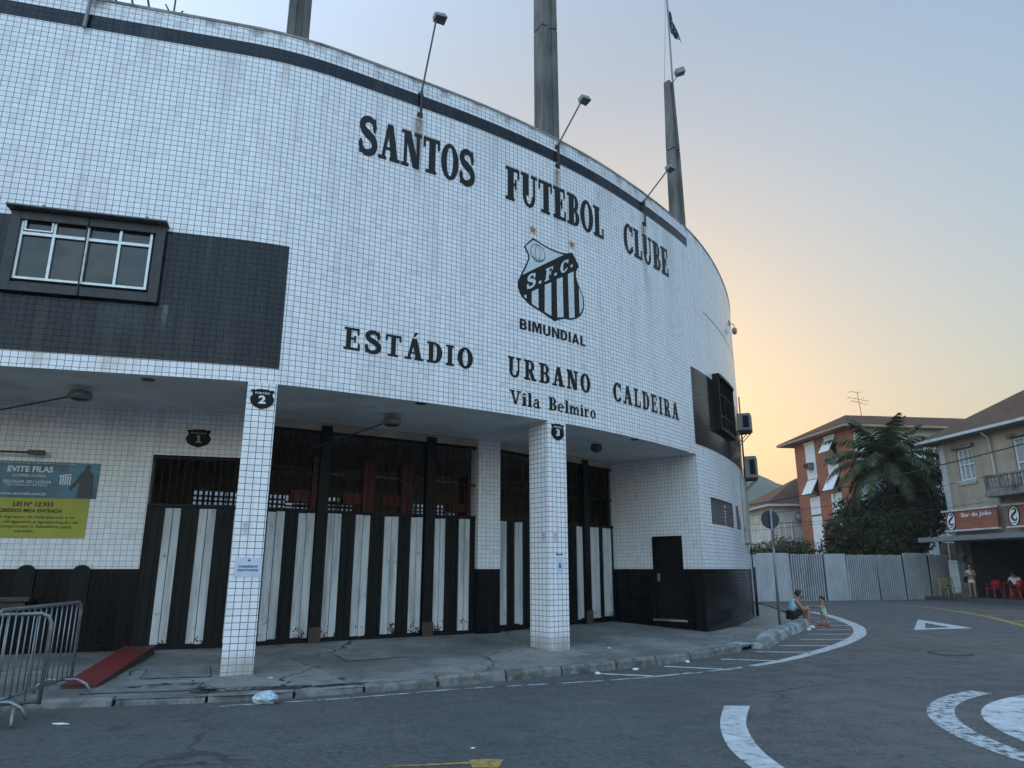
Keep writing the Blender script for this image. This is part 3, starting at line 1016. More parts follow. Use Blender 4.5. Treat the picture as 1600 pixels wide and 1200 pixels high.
# barred window on the curve to the right
mb = MB()
wall_block(mb, H_RW[0] - .02, H_RW[1] + .02, H_RW[3] - .02, H_RW[3] + .06, .004, .20)
wall_block(mb, H_RW[0] - .02, H_RW[1] + .02, H_RW[2] - .06, H_RW[2] + .02, .004, .17)
wall_block(mb, H_RW[0] - .02, H_RW[0] + .05, H_RW[2] + .02, H_RW[3] - .02, .004, .17)
wall_block(mb, H_RW[1] - .05, H_RW[1] + .02, H_RW[2] + .02, H_RW[3] - .02, .004, .17)
win2 = tag(mb.build('window', m_steel_dark, stadium), 'barred black window on the curved wall')
mb = MB()
for i in range(1, 14):
    s = lerp(H_RW[0] + .03, H_RW[1] - .03, i / 14)
    mb.tube([w3(s, H_RW[2], .12), w3(s, H_RW[3], .12)], .011, 5)
for z in (5.6, 6.2): wall_block(mb, H_RW[0] + .05, H_RW[1] - .05, z, z + .025, .10, .135)
mb.build('bars', m_steel_dark, win2)
mb = MB(); wall_sheet(mb, H_RW[0], H_RW[1], H_RW[2], H_RW[3], -.05)
mb.build('pane', m_glass2, win2)
# block-grille openings low on the curve
for H in (H_G1, H_G2):
    m = MB()
    wall_block(m, H[0] + .002, H[1] - .002, H[2] + .002, H[3] - .002, -.28, -.22)
    g = m.build('grille_window', m_inside, stadium)
    m = MB()
    n = int((H[1] - H[0]) / .13)
    for i in range(1, n):
        s = lerp(H[0], H[1], i / n)
        m.tube([w3(s, H[2], -.03), w3(s, H[3], -.03)], .013, 4)
    for j in range(1, 7):
        z = lerp(H[2], H[3], j / 7)
        wall_block(m, H[0], H[1], z - .012, z + .012, -.05, -.02)
    m.build('bars', plain('grey_grille', (.10, .10, .11), .6), g)
# white metal cover and downpipe near the far corner
mb = MB()
wall_block(mb, 16.1, 17.6, 2.3, 4.3, .01, .10)
mb.build('wall_cover', plain('stained_sheet_metal', (.40, .38, .34), .6, .2, dirt=(.12, .08, .05), dirt_amt=.6), stadium)
mb = MB()
mb.tube([w3(17.9, 1.2, .06), w3(17.9, 7.2, .06)], .022, 8); mb.tube([w3(17.2, 4.3, .06), w3(17.2, 6.3, .07)], .014, 6); mb.tube([w3(17.9, 0.1, .09), w3(17.9, 1.6, .09)], .05, 8)
mb.build('downpipe', m_cable, stadium, smooth=True)

# ------------------------------------------------------------------ lettering, crest
fw = lambda s, z, d=0.0: w3(s, z, 0.006 + d)
for word, a, b, c, d in (('SANTOS', 1.36, 3.70, 8.66, 9.40), ('FUTEBOL', 4.42, 7.27, 8.66, 9.40), ('CLUBE', 8.04, 10.12, 8.66, 9.40),
                         ('ESTÁDIO', 1.32, 3.70, 5.02, 5.40), ('URBANO', 4.48, 6.64, 5.02, 5.41), ('CALDEIRA', 7.40, 10.20, 5.00, 5.41),
                         ('Vila', 4.52, 5.26, 4.50, 4.77), ('Belmiro', 5.46, 6.80, 4.51, 4.77)):
    m = MB()
    T_ = .275 if d > 9 else (.205 if d > 5 else .24)
    slab_word(m, word, a, b, c, d, fw, gap=.06 if d > 9 else (.17 if d > 5 else .08))
    m.build('lettering', m_letter, stadium)
mb = MB()
slab_word(mb, 'BIMUNDIAL', 4.76, 6.54, 6.0, 6.215, fw, gap=.12, font=sans)
mb.build('lettering', m_letter, stadium)

SH_OUT = [(5.109, 8.01), (4.867, 7.751), (4.973, 7.604), (4.978, 7.517), (4.873, 7.287), (4.785, 7.115), (4.721, 6.976), (4.718, 6.853), (4.769, 6.719), (4.855, 6.642), (5.001, 6.554), (5.209, 6.492), (5.422, 6.43), (5.577, 6.379), (5.656, 6.347), (5.77, 6.411), (5.936, 6.469), (6.105, 6.484), (6.28, 6.551), (6.425, 6.655), (6.51, 6.793), (6.537, 6.931), (6.521, 7.085), (6.446, 7.223), (6.349, 7.355), (6.304, 7.501), (6.308, 7.622), (6.403, 7.757), (6.289, 7.911), (6.203, 8.006), (6.009, 7.933), (5.804, 7.906), (5.542, 7.916), (5.319, 7.954), (5.164, 7.993)]
SH_TOP = [(5.109, 7.958), (4.908, 7.761), (5.009, 7.606), (5.008, 7.51), (4.911, 7.283), (4.829, 7.131), (5.939, 7.877), (5.737, 7.864), (5.509, 7.88), (5.288, 7.921), (5.152, 7.95)]
SH_ST = [[(4.861, 6.697), (4.923, 6.743), (4.928, 6.647)], [(5.062, 6.834), (5.229, 6.943), (5.233, 6.522), (5.06, 6.58)], [(5.401, 7.062), (5.576, 7.166), (5.569, 6.444), (5.392, 6.485)],
         [(5.731, 7.277), (5.899, 7.367), (5.904, 6.492), (5.732, 6.452)], [(6.055, 7.478), (6.225, 7.585), (6.228, 6.564), (6.065, 6.51)], [(6.375, 7.27), (6.461, 7.148), (6.496, 6.999), (6.491, 6.867), (6.447, 6.757), (6.383, 6.679)]]
def tri_fill(m, pts, off):
    from mathutils.geometry import tessellate_polygon
    # cut into narrow upright slices so that the fill follows the curve
    a, b = min(p[0] for p in pts), max(p[0] for p in pts)
    n = max(1, int(math.ceil((b - a) / .12)))
    def clip(P, x, keep_right):
        out = []
        for p, q in zip(P, P[1:] + P[:1]):
            ip, iq = (p[0] >= x) == keep_right or p[0] == x, (q[0] >= x) == keep_right or q[0] == x
            if ip: out.append(p)
            if ip != iq:
                t = (x - p[0]) / (q[0] - p[0])
                out.append((x, lerp(p[1], q[1], t)))
        return out
    for i in range(n):
        P = clip(clip(list(pts), lerp(a, b, i / n), True), lerp(a, b, (i + 1) / n), False)
        if len(P) < 3: continue
        tris = tessellate_polygon([[Vector((p[0], p[1], 0)) for p in P]])
        m.add([w3(p[0], p[1], off) for p in P], [tuple(t) for t in tris])
mb = MB(); tri_fill(mb, SH_OUT, .006)
crest = tag(mb.build('crest', m_letter, stadium), 'black and white club shield with diagonal letter band')
mb = MB(); tri_fill(mb, SH_TOP, .009)
for p in SH_ST: tri_fill(mb, p, .009)
mb.build('crest_field', m_chip, crest)
mb = MB()
for c, o, xv, yv in (('S', (4.925, 6.845), (.215, .125), (.03, .30)), ('F', (5.39, 7.125), (.215, .135), (.045, .29)), ('C', (5.82, 7.41), (.21, .13), (.04, .28))):
    for i, p in enumerate(glyph(c)[0]):
        mb.add([w3(o[0] + q[0] / .66 * xv[0] + q[1] * yv[0], o[1] + q[0] / .66 * xv[1] + q[1] * yv[1], .010 + .0003 * (i % 9)) for q in p], [tuple(range(len(p)))])
for x, y in ((5.271, 7.085), (5.694, 7.37), (6.166, 7.69)):
    mb.quad(w3(x - .03, y - .045, .01), w3(x + .035, y - .005, .01), w3(x + .04, y + .055, .01), w3(x - .025, y + .015, .01))
mb.build('crest_letters', m_chip, crest)
mb = MB()
bx, bz, br_ = 5.225, 7.70, .185
def arc_line(m, pts, w):
    for i, p in enumerate(_ribbon(pts, [w] * len(pts))):
        m.add([w3(q[0], q[1], .0105) for q in p], [(0, 1, 2, 3)])
arc_line(mb, [(bx + br_ * math.cos(R(a)), bz + br_ * math.sin(R(a))) for a in range(0, 361, 12)], .014)
for e in (.35, -.35): arc_line(mb, [(bx + e * br_ * math.cos(R(a)), bz + br_ * math.sin(R(a))) for a in range(-85, 91, 15)], .012)
arc_line(mb, [(bx + br_ * math.cos(R(a)), bz - .05 + .45 * br_ * math.sin(R(a))) for a in range(190, 351, 16)], .012)
arc_line(mb, [(bx + .72 * br_ * math.cos(R(a)), bz - .09 + .45 * br_ * math.sin(R(a))) for a in range(190, 351, 16)], .012)
mb.build('crest_ball', m_letter, crest)
for sx, sz in ((5.105, 8.19), (6.198, 8.195)):
    m = MB()
    m.add([w3(sx + (.115 if i % 2 == 0 else .045) * math.sin(math.pi * i / 5), sz + (.115 if i % 2 == 0 else .045) * math.cos(math.pi * i / 5), .006) for i in range(10)], [(0, 1, 9), (1, 2, 3), (3, 4, 5), (5, 6, 7), (7, 8, 9), (1, 3, 5, 7, 9)])
    m.build('star', m_star, stadium)
# hairline crack of the expansion joint on the curve
mb = MB(); wall_sheet(mb, 12.4, 20, 8.40, 8.425, .003)
mb.build('expansion_joint', m_cable, stadium)
# ------------------------------------------------------------------ ground
KERB = [(-16, 6.3), (-9, 8.02), (-5.8, 8.72), (-3.11, 9.32), (-.88, 10.44), (.6, 11.38), (2.09, 12.41), (3.2, 13.35), (4.09, 14.22), (4.91, 15.22), (5.85, 17.0), (7.2, 19.2), (8.1, 20.9), (8.9, 23.0), (9.6, 25.6), (10.3, 28.6), (11.0, 33), (11.3, 37.5), (11.5, 50)]
def kerb_dist(x, y):
    best = 1e9
    for (ax, ay), (bx_, by_) in zip(KERB, KERB[1:]):
        dx, dy = bx_ - ax, by_ - ay
        t = max(0, min(1, ((x - ax) * dx + (y - ay) * dy) / (dx * dx + dy * dy)))
        best = min(best, math.hypot(x - ax - t * dx, y - ay - t * dy))
    return best
def pave_z(x, y):
    return .07 + min(.21, .048 * kerb_dist(x, y))

def asphalt():
    k = NT('worn_asphalt')
    co = k.coord('Object')
    n1 = k.noise(co, .35, 5, .6, .4)
    n2 = k.noise(co, 2.2, 5, .65)
    n3 = k.noise(co, 17, 5, .8)
    n4 = k.noise(co, 130, 2, .75)
    col = k.mix(k.ramp(n1, .3, .7), (.033, .032, .0305), (.076, .072, .067))
    col = k.mix(k.ramp(n2, .42, .68, 0, .75), col, (.030, .030, .030))
    col = k.mix(k.ramp(n3, .44, .58, 0, .85), col, (.108, .104, .098))
    col = k.mix(k.ramp(n4, .55, .66, 0, .7), col, (.19, .19, .185))
    pale = k.noise(k.coord('Object', (1, 1.6, 1)), .8, 6, .7, 1.2)
    col = k.mix(k.ramp(pale, .54, .68, 0, .5), col, (.125, .118, .106))
    # resurfaced patches with tarred seams
    br = k.n('TexBrick', offset=.37); br.inputs['Scale'].default_value = 1; br.inputs['Brick Width'].default_value = 5.3; br.inputs['Row Height'].default_value = 2.9; br.inputs['Mortar Size'].default_value = .025
    br.inputs['Color1'].default_value = (0, 0, 0, 1); br.inputs['Color2'].default_value = (1, 1, 1, 1); br.inputs['Mortar'].default_value = (.5, .5, .5, 1); br.inputs['Bias'].default_value = -.2
    mpb = k.n('Mapping'); mpb.inputs['Rotation'].default_value = (0, 0, .55); k.l(co, mpb.inputs['Vector']); k.l(mpb.outputs[0], br.inputs['Vector'])
    col = k.mix(k.math('MULTIPLY', k.ramp(br.outputs['Color'], .6, 1.0, 0, .35), 1.0), col, (.040, .041, .043))
    oil = k.noise(co, 1.1, 3, .5, .2)
    col = k.mix(k.ramp(oil, .66, .76, 0, .6), col, (.022, .022, .023))
    # tyre-polished track round the small roundabout
    dst = k.n('VectorMath', operation='DISTANCE'); k.l(co, dst.inputs[0]); dst.inputs[1].default_value = (7.85, 6.9, 0)
    trk = k.math('ADD', k.ramp(k.math('ABSOLUTE', k.math('SUBTRACT', dst.outputs['Value'], 6.2)), .1, .9, 1, 0), k.ramp(k.math('ABSOLUTE', k.math('SUBTRACT', dst.outputs['Value'], 8.1)), .1, .9, 1, 0))
    col = k.mix(k.math('MULTIPLY', trk, k.ramp(n2, .3, .7, .1, .45)), col, (.044, .045, .047))
    vo = k.n('TexVoronoi', feature='DISTANCE_TO_EDGE')
    wv = k.n('VectorMath', operation='MULTIPLY_ADD')
    nn = k.n('TexNoise'); nn.inputs['Scale'].default_value = 1.4; nn.inputs['Detail'].default_value = 5
    k.l(co, nn.inputs['Vector']); k.l(nn.outputs['Color'], wv.inputs[0]); wv.inputs[1].default_value = (1.3, 1.3, 0); k.l(co, wv.inputs[2])
    k.l(wv.outputs[0], vo.inputs['Vector']); vo.inputs['Scale'].default_value = .22
    crack = k.math('MULTIPLY', k.ramp(vo.outputs['Distance'], .0015, .006, 1, 0), k.ramp(n1, .45, .6))
    col = k.mix(k.math('MULTIPLY', crack, .75), col, (.015, .015, .016))
    k.color(col)
    k.set(k.ramp(n2, .3, .7, .62, .85))
    k.bump(k.math('ADD', n4, k.math('MULTIPLY', n3, 1.2)), .55, .012)
    return k.m
m_asphalt = asphalt()

def paving():
    k = NT('cracked_cement_pavement')
    co = k.coord('Object')
    n1 = k.noise(co, .6, 6, .65, .5)
    n2 = k.noise(co, 4, 5, .65)
    n3 = k.noise(co, 70, 3, .7)
    col = k.mix(k.ramp(n1, .32, .68), (.075, .070, .062), (.235, .22, .197))
    col = k.mix(k.ramp(n2, .46, .68, 0, .7), col, (.060, .057, .052))
    col = k.mix(k.ramp(n3, .45, .62, 0, .45), col, (.30, .29, .27))
    sc = k.noise(k.coord('Object', (2.5, .5, 1)), 1.2, 7, .75, 1.5)
    col = k.mix(k.ramp(sc, .6, .7, 0, .4), col, (.33, .33, .32))
    vo = k.n('TexVoronoi', feature='DISTANCE_TO_EDGE'); vo.inputs['Scale'].default_value = .45
    wv = k.n('VectorMath', operation='MULTIPLY_ADD')
    nn = k.n('TexNoise'); nn.inputs['Scale'].default_value = 1.1; nn.inputs['Detail'].default_value = 6
    k.l(co, nn.inputs['Vector']); k.l(nn.outputs['Color'], wv.inputs[0]); wv.inputs[1].default_value = (1.6, 1.6, 0); k.l(co, wv.inputs[2]); k.l(wv.outputs[0], vo.inputs['Vector'])
    crack = k.math('MULTIPLY', k.ramp(vo.outputs['Distance'], .002, .010, 1, 0), k.ramp(n1, .42, .55))
    col = k.mix(crack, col, (.025, .024, .022))
    k.color(col); k.set(k.ramp(n1, .3, .7, .55, .85))
    k.bump(k.math('ADD', k.math('MULTIPLY', crack, -2.0), k.math('ADD', n2, k.math('MULTIPLY', n3, .5))), .45, .015)
    return k.m
m_pave = paving()

mb = MB()
G = 1300
xs = [-G, -200, -40, -12, 0, 12, 30, 60, 200, G]
ys = [-G, -200, -40, -6, 4, 10, 20, 40, 100, 300, G]
for a, b in zip(xs, xs[1:]):
    for c, d in zip(ys, ys[1:]):
        mb.quad((a, c, 0), (b, c, 0), (b, d, 0), (a, d, 0))
tag(mb.build('road', m_asphalt), kind='structure')

# pavement: a graded sheet between kerb and building
def resample(P, step):
    out = []
    for a, b in zip(P, P[1:]):
        n = max(1, int(math.dist(a, b) / step))
        out += [(lerp(a[0], b[0], i / n), lerp(a[1], b[1], i / n)) for i in range(n)]
    return out + [P[-1]]
KP = resample(KERB, .35)
inner = resample([gl(-9)[:2], gl(0)[:2], gl(2.47, -.5)[:2], (-4.6, 13.4), (-1.0, 15.9), (2.5, 19.5)] + [wp(s, -.15) for s in (11.0, 11.6, 13, 15, 17, 19, 22, 26, 30, 34)] , .35)
mb = MB()
n, mrow = 220, 14
for i in range(n):
    for j in range(mrow):
        def P(a, b):
            k, q = along(KP, a / n), along(inner, a / n)
            x, y = lerp(k[0], q[0], b / mrow), lerp(k[1], q[1], b / mrow)
            return (x, y, pave_z(x, y))
        mb.quad(P(i, j), P(i + 1, j), P(i + 1, j + 1), P(i, j + 1))
tag(mb.build('pavement', m_pave, smooth=True), kind='structure')

# kerb of separate worn stones
m_kerb = plain('worn_kerb_stone', (.17, .165, .155), .85, var=.45, scale=5, bump=.6, dirt=(.04, .04, .038), dirt_amt=.85)
mb = MB()
L = [0]
for a, b in zip(KP, KP[1:]): L.append(L[-1] + math.dist(a, b))
tot = L[-1]
d = 0.0
while d < tot - 1:
    ln_ = random.uniform(.75, 1.1)
    p, q = along(KP, d / tot), along(KP, min(1, (d + ln_) / tot))
    if 15.5 < d + 5 and 4.3 < p[0] < 4.95 and p[1] < 16:      # dropped kerb at the ramp
        d += ln_ + .02
        continue
    h = math.atan2(q[1] - p[1], q[0] - p[0])
    M = frame(p, h + random.uniform(-.012, .012))
    l2 = math.dist(p, q) - random.uniform(.012, .035)
    zt = (.085 if p[0] < -1.5 else .125) + random.uniform(-.012, .015)
    mb.M = M
    if p[1] < 40:
        # chamfered section, a little broken at the ends
        pr = [(-.03, -.03), (-.012 + random.uniform(-.01, .01), zt - .035), (.03, zt), (.16, zt - .006), (.16, -.03)]
        sh = random.uniform(-.015, .015)
        nseg = 4
        for e in range(nseg):
            x0, x1 = l2 * e / nseg, l2 * (e + 1) / nseg
            for a, b in zip(pr, pr[1:]):
                j = lambda e_, y_: noise.noise((p[0] + x0 * 0 + e_ * 3.1, p[1], y_ * 20)) * .018
                mb.add([(x0, a[0] + j(e, a[1]), a[1]), (x1, a[0] + j(e + 1, a[1]), a[1]), (x1, b[0] + j(e + 1, b[1]), b[1]), (x0, b[0] + j(e, b[1]), b[1])], [(0, 1, 2, 3)])
        for x in (0, l2):
            mb.add([(x, a[0], a[1]) for a in pr], [(0, 1, 2, 3, 4)])
    d += ln_ + .02
tag(mb.build('kerb', m_kerb), kind='structure')

# painted markings
def worn_paint(name, c, thr=.56, scale=7):
    k = NT(name)
    co = k.coord('Object')
    n1 = k.noise(co, scale, 6, .7, .4)
    n2 = k.noise(co, 70, 3, .7)
    f = k.ramp(k.math('ADD', k.math('MULTIPLY', n1, .7), k.math('MULTIPLY', n2, .3)), thr, thr + .05)
    col = k.mix(k.ramp(n1, .3, .6), c, tuple(x * .72 for x in c))
    col = k.mix(f, col, (.06, .062, .064))
    k.color(col); k.set(.7); k.bump(n2, .4, .008)
    return k.m
m_paint = worn_paint('white_road_paint', (.56, .565, .555), .555)
m_paint2 = worn_paint('worn_white_road_paint', (.50, .51, .51), .505, 9)
m_paint3 = worn_paint('scuffed_white_road_paint', (.46, .47, .47), .49, 4)
m_brush = worn_paint('brushed_white_road_paint', (.58, .59, .59), .55, 4)
m_yellow = worn_paint('faded_yellow_road_paint', (.42, .27, .06), .53, 9)
def strip(m, pts, w, z=.004):
    for i, p in enumerate(_ribbon(pts, w if isinstance(w, list) else [w] * len(pts))):
        m.add([(q[0], q[1], z) for q in p], [(0, 1, 2, 3)])
OUT = [(-3.4, 8.95), (-1.9, 9.55), (-.6, 10.22), (1.4, 10.95), (2.96, 11.8), (3.77, 12.36), (4.73, 13.22), (5.79, 14.45), (6.95, 15.93), (8.15, 17.75), (8.86, 19.1), (9.55, 20.7), (10.1, 22.5), (10.7, 24.8), (11.0, 26.4), (11.1, 27.8)]
OUTS = _spline(OUT, 4)
mb = MB()
W_ = [lerp(.07, .30, min(1, max(0, (p[0] - 1.5) / 7))) for p in OUTS]
cut = next(i for i, p in enumerate(OUTS) if p[0] > 4.0)
strip(mb, OUTS[cut:], W_[cut:])
tag(mb.build('edge_line', m_paint), kind='structure')
mb = MB(); strip(mb, OUTS[:cut + 1], W_[:cut + 1])
tag(mb.build('worn_edge_line', m_paint3), kind='structure')
mb = MB()
for (a, b) in [((3.70, 13.40), (4.60, 13.16)), ((4.71, 14.56), (5.85, 14.42)), ((5.55, 15.67), (6.80, 15.67)), ((6.51, 17.05), (7.62, 17.05)), ((7.27, 18.34), (8.38, 18.37)), ((8.0, 19.66), (9.02, 19.79)), ((8.82, 21.06), (9.6, 21.16)), ((9.2, 22.65), (10.0, 22.74)), ((9.6, 24.42), (10.5, 24.58)), ((2.5, 12.45), (3.35, 12.1)), ((1.3, 11.6), (2.1, 11.35))]:
    strip(mb, [a, b], .12, .006)
tag(mb.build('hatch_marking', m_paint), kind='structure')
mb = MB()
o, i_ = [(12.84, 23.62), (10.55, 19.67), (12.45, 20.2)], [(12.27, 22.2), (11.12, 20.15), (12.0, 20.5)]
for k in range(3):
    k2 = (k + 1) % 3
    mb.add([(*o[k], .004), (*o[k2], .004), (*i_[k2], .004), (*i_[k], .004)], [(0, 1, 2, 3)])
tag(mb.build('yield_triangle_marking', m_paint), kind='structure')
mb = MB()
a = _spline([(2.48, 8.98), (2.15, 7.99), (1.95, 7.04), (1.93, 6.31), (2.0, 5.5)], 5)
b = _spline([(2.78, 8.98), (2.42, 7.99), (2.22, 7.04), (2.19, 6.31), (2.26, 5.5)], 5)
for k in range(len(a) - 1):
    mb.add([(*a[k], .004), (*b[k], .004), (*b[k + 1], .004), (*a[k + 1], .004)], [(0, 1, 2, 3)])
tag(mb.build('arc_marking', m_paint), kind='structure')
CX, CY = 7.85, 6.9
mb = MB()
ring = lambda r, a: (CX + r * math.cos(R(a)), CY + r * math.sin(R(a)))
for k in range(0, 360, 3):
    p = [ring(3.37, k), ring(3.37, k + 3), ring(3.64, k + 3), ring(3.64, k)]
    if 60 < k < 118: continue
    mb.add([(*q, .004) for q in p], [(0, 1, 2, 3)])
tag(mb.build('roundabout_ring_marking', m_paint2), kind='structure')
mb = MB()
for r0, r1 in zip([0.001, 1, 2, 2.7], [1, 2, 2.7, 3.12]):
    for k in range(0, 360, 6):
        mb.add([(*q, .004) for q in (ring(r0, k), ring(r0, k + 6), ring(r1, k + 6), ring(r1, k))], [(0, 1, 2, 3)])
tag(mb.build('roundabout_disc_marking', m_brush), kind='structure')
mb = MB()
strip(mb, _spline([(16.82, 33.96), (17.35, 32.15), (16.9, 28.7), (15.9, 24.9), (14.38, 21.02), (13.6, 19.0)], 4), .22)
strip(mb, [(17.35, 31.6), (18.6, 30.6)], .18, .006); strip(mb, [(16.6, 28.2), (20.5, 28.6)], .18, .006); strip(mb, [(16.2, 25.6), (20.5, 26.2)], .18, .006); strip(mb, [(15.2, 22.6), (19, 24.6)], .18, .006); strip(mb, [(17.4, 31.2), (19.9, 24.8)], .18, .008)
strip(mb, [(-1.12, 6.34), (-.75, 6.38), (-.35, 6.46)], [.02, .05, .06]); strip(mb, [(-.34, 6.42), (-.22, 6.44), (-.09, 6.42)], [.24, .27, .26], .006)
tag(mb.build('yellow_marking', m_yellow), kind='structure')
# ------------------------------------------------------------------ things on and around the stadium
def pylon(p, h, w, d, ztop, taper, label, joints):
    o = thing('concrete_pylon', label, 'pylon', (p[0], p[1], 4.6), h, 'concrete pylons behind the parapet')
    m = MB(); m.M = frame(p, h)
    zs = [4.6] + joints + [ztop]
    for a, b in zip(zs, zs[1:]):
        ka, kb = 1 - taper * max(0, a - 10) / (ztop - 10), 1 - taper * max(0, b - 10) / (ztop - 10)
        # I-shaped section with a recessed groove on the faces
        def sec(k, z):
            x, y = w / 2 * k, d / 2 * k
            g = .05
            return [(-x, -y, z), (-x * .35, -y, z), (-x * .3, -y + g, z), (x * .3, -y + g, z), (x * .35, -y, z), (x, -y, z), (x, y, z), (-x, y, z)]
        A, B = sec(ka, a + .02), sec(kb, b - .02)
        m.add(A + B, [tuple(reversed(range(8))), tuple(range(8, 16))] + [(i, (i + 1) % 8, 8 + (i + 1) % 8, 8 + i) for i in range(8)])
    m.build('shaft', m_pylon, o)
    for z in joints:
        m = MB(); m.M = frame(p, h)
        k = 1 - taper * max(0, z - 10) / (ztop - 10)
        m.span((-w / 2 * k + .03, -d / 2 * k + .05, z - .025), (w / 2 * k - .03, d / 2 * k - .03, z + .025))
        m.build('joint', m_lampdark, o)
    return o, p, h
pylon((-4.15, 11.6), R(22), .42, .45, 17.5, .1, 'grimy concrete pylon above the plain left half of the wall', [13.0])
pylon((.80, 14.35), R(30), .46, .40, 18.5, .16, 'tall soot-streaked concrete pylon rising above the word FUTEBOL', [14.0])
py3, p3, h3 = pylon((4.80, 18.75), R(40), .44, .40, 16.0, .50, 'dark tapering concrete pylon at the right beside the flagpole', [13.6])

# flagpole behind the third pylon
fp = (p3[0] + .22, p3[1] + .30)
o = thing('flagpole', 'thin steel flagpole beside the dark tapering pylon', 'flagpole', (*fp, 0))
mb = MB(); mb.tube([(*fp, 9.5), (fp[0] - .03, fp[1], 21.5)], .03, 8)
mb.build('pole', m_lampgrey, o, smooth=True)
mb = MB(); mb.tube([(fp[0] - .04, fp[1] - .04, 20.8), (fp[0] - .12, fp[1], 18.5), (fp[0] - .30, fp[1] - .05, 15.9)], .006, 5)
mb.build('halyard', m_lampdark, o)
def flag_mat():
    k = NT('dark_blue_flag_cloth')
    n = k.noise(k.coord('Object'), 9, 2, .5)
    k.color(k.mix(k.ramp(n, .58, .64), (.012, .025, .075), (.35, .36, .36)))
    k.set(.85); return k.m
mb = MB()
nx, nz = 8, 12
fv = []
for j in range(nz + 1):
    for i in range(nx + 1):
        u, v = i / nx, j / nz
        fv.append((fp[0] + .02 + u * (.10 + .32 * v) * .8, fp[1] + .05 * math.sin(9 * u + 4 * v), 19.0 - 1.0 * v - .35 * u * (1 - v * .3) - .12 * u * u))
mb.add(fv, [(j * (nx + 1) + i, j * (nx + 1) + i + 1, (j + 1) * (nx + 1) + i + 1, (j + 1) * (nx + 1) + i) for j in range(nz) for i in range(nx)])
fl = mb.build('flag', flag_mat(), loc=(fp[0], fp[1], 18.2), smooth=True)
sd = fl.modifiers.new('thick', 'SOLIDIFY'); sd.thickness = .004
tag(fl, 'dark blue flag hanging limp at the top of the flagpole', 'flag')

m_lens = plain('frosted_lamp_glass', (.08, .08, .078), .3)
# floodlights on raking arms
def flood(s, z0, z1, dx, dz, label, ztop_mount=True):
    p = wp(s, .03)
    h = heading(s)
    o = thing('floodlight', label, 'floodlight', (*p, z0), h, 'floodlights on raking arms')
    F = frame(p, h)
    m = MB(); m.M = F
    m.tube([(0, -.03, z0), (0, -.03, z1)], .024, 8)
    m.span((-.05, -.012, z0 + .05), (.05, .03, z0 + .11)); m.span((-.05, -.012, z1 - .1), (.05, .03, z1 - .04))
    m.build('bracket', m_rust, o)
    m = MB(); m.M = F
    end = (dx, -.25, z1 + dz)
    m.tube([(0, -.03, z1 - .02), end], .018, 8)
    m.build('arm', m_lampdark, o)
    m = MB()
    m.M = F @ Matrix.Translation(end) @ Matrix.Rotation(R(-12), 4, 'Y') @ Matrix.Rotation(R(-16), 4, 'X')
    m.add([(-.05, -.09, -.02), (.19, -.10, -.05), (.19, .10, -.05), (-.05, .09, -.02), (-.04, -.07, .09), (.18, -.085, .085), (.18, .085, .085), (-.04, .07, .09)],
          [(0, 3, 2, 1), (4, 5, 6, 7), (0, 1, 5, 4), (1, 2, 6, 5), (2, 3, 7, 6), (3, 0, 4, 7)])
    hd = m.build('lamp_head', m_lampgrey, o, bevel=.012)
    m2 = MB(); m2.M = m.M
    m2.span((-.03, -.08, -.065), (.19, .09, -.055)) if False else m2.add([(-.04, -.075, -.028), (.17, -.085, -.056), (.17, .085, -.056), (-.04, .075, -.028)], [(0, 1, 2, 3)])
    m2.build('lens', m_lens, hd)
    return o
flood(2.50, 9.72, 10.3, .16, 1.55, 'floodlight on a raking arm above the word SANTOS')
flood(5.80, 9.82, 10.42, .55, 1.22, 'floodlight on a raking arm above the word FUTEBOL')
flood(8.95, 9.6, 10.3, .95, 1.22, 'floodlight on a raking arm reaching across the dark pylon above CLUBE')
# second lamp near pylon top
mb = MB(); mb.M = Matrix.Translation((fp[0] + .15, fp[1] - .1, 16.5))
mb.tube([(-.2, .05, -.35), (0, 0, -.1)], .015, 6); mb.box((.05, 0, .02), (.28, .22, .16), Matrix.Rotation(R(-20), 3, 'Y'))
tag(mb.build('floodlight', m_lampgrey, loc=(fp[0] + .1, fp[1], 16.1)), 'small square floodlight fixed beside the flagpole above the dark pylon', 'floodlight')
# rusty pipe and brackets on the parapet at the far left
F = frame(wp(-3.05, .03), heading(-3.05))
mb = MB(); mb.M = F; mb.tube([(0, -.04, 9.93), (.02, -.05, 10.4), (.14, -.1, 10.95)], .03, 8)
tag(mb.build('pipe', m_lampgrey, loc=(*wp(-3.05, .03), 9.93)), 'stub of grey pipe clamped over the dark band at top left', 'pipe')
F = frame(wp(-2.2, -.15), heading(-2.2))
mb = MB(); mb.M = F
for x in (-.5, -.25, .0): mb.tube([(x, 0, 10.55), (x - .18, 0, 11.3)], .018, 6)
mb.span((-.75, -.01, 10.66), (.05, .01, 10.70)); mb.span((-.75, -.01, 10.9), (-.02, .01, 10.94))
for i in range(4): mb.tube([(.35, 0, 10.56), (.35 + .14 * math.cos(i * 1.3), .1 * math.sin(i * 2.1), 10.75)], .012, 5)
mb.tube([(.35, 0, 10.56), (.35, 0, 10.95)], .015, 5)
tag(mb.build('railing', m_rust, loc=(*wp(-2.2, -.15), 10.55)), 'rusty broken railing on top of the left parapet', 'railing')

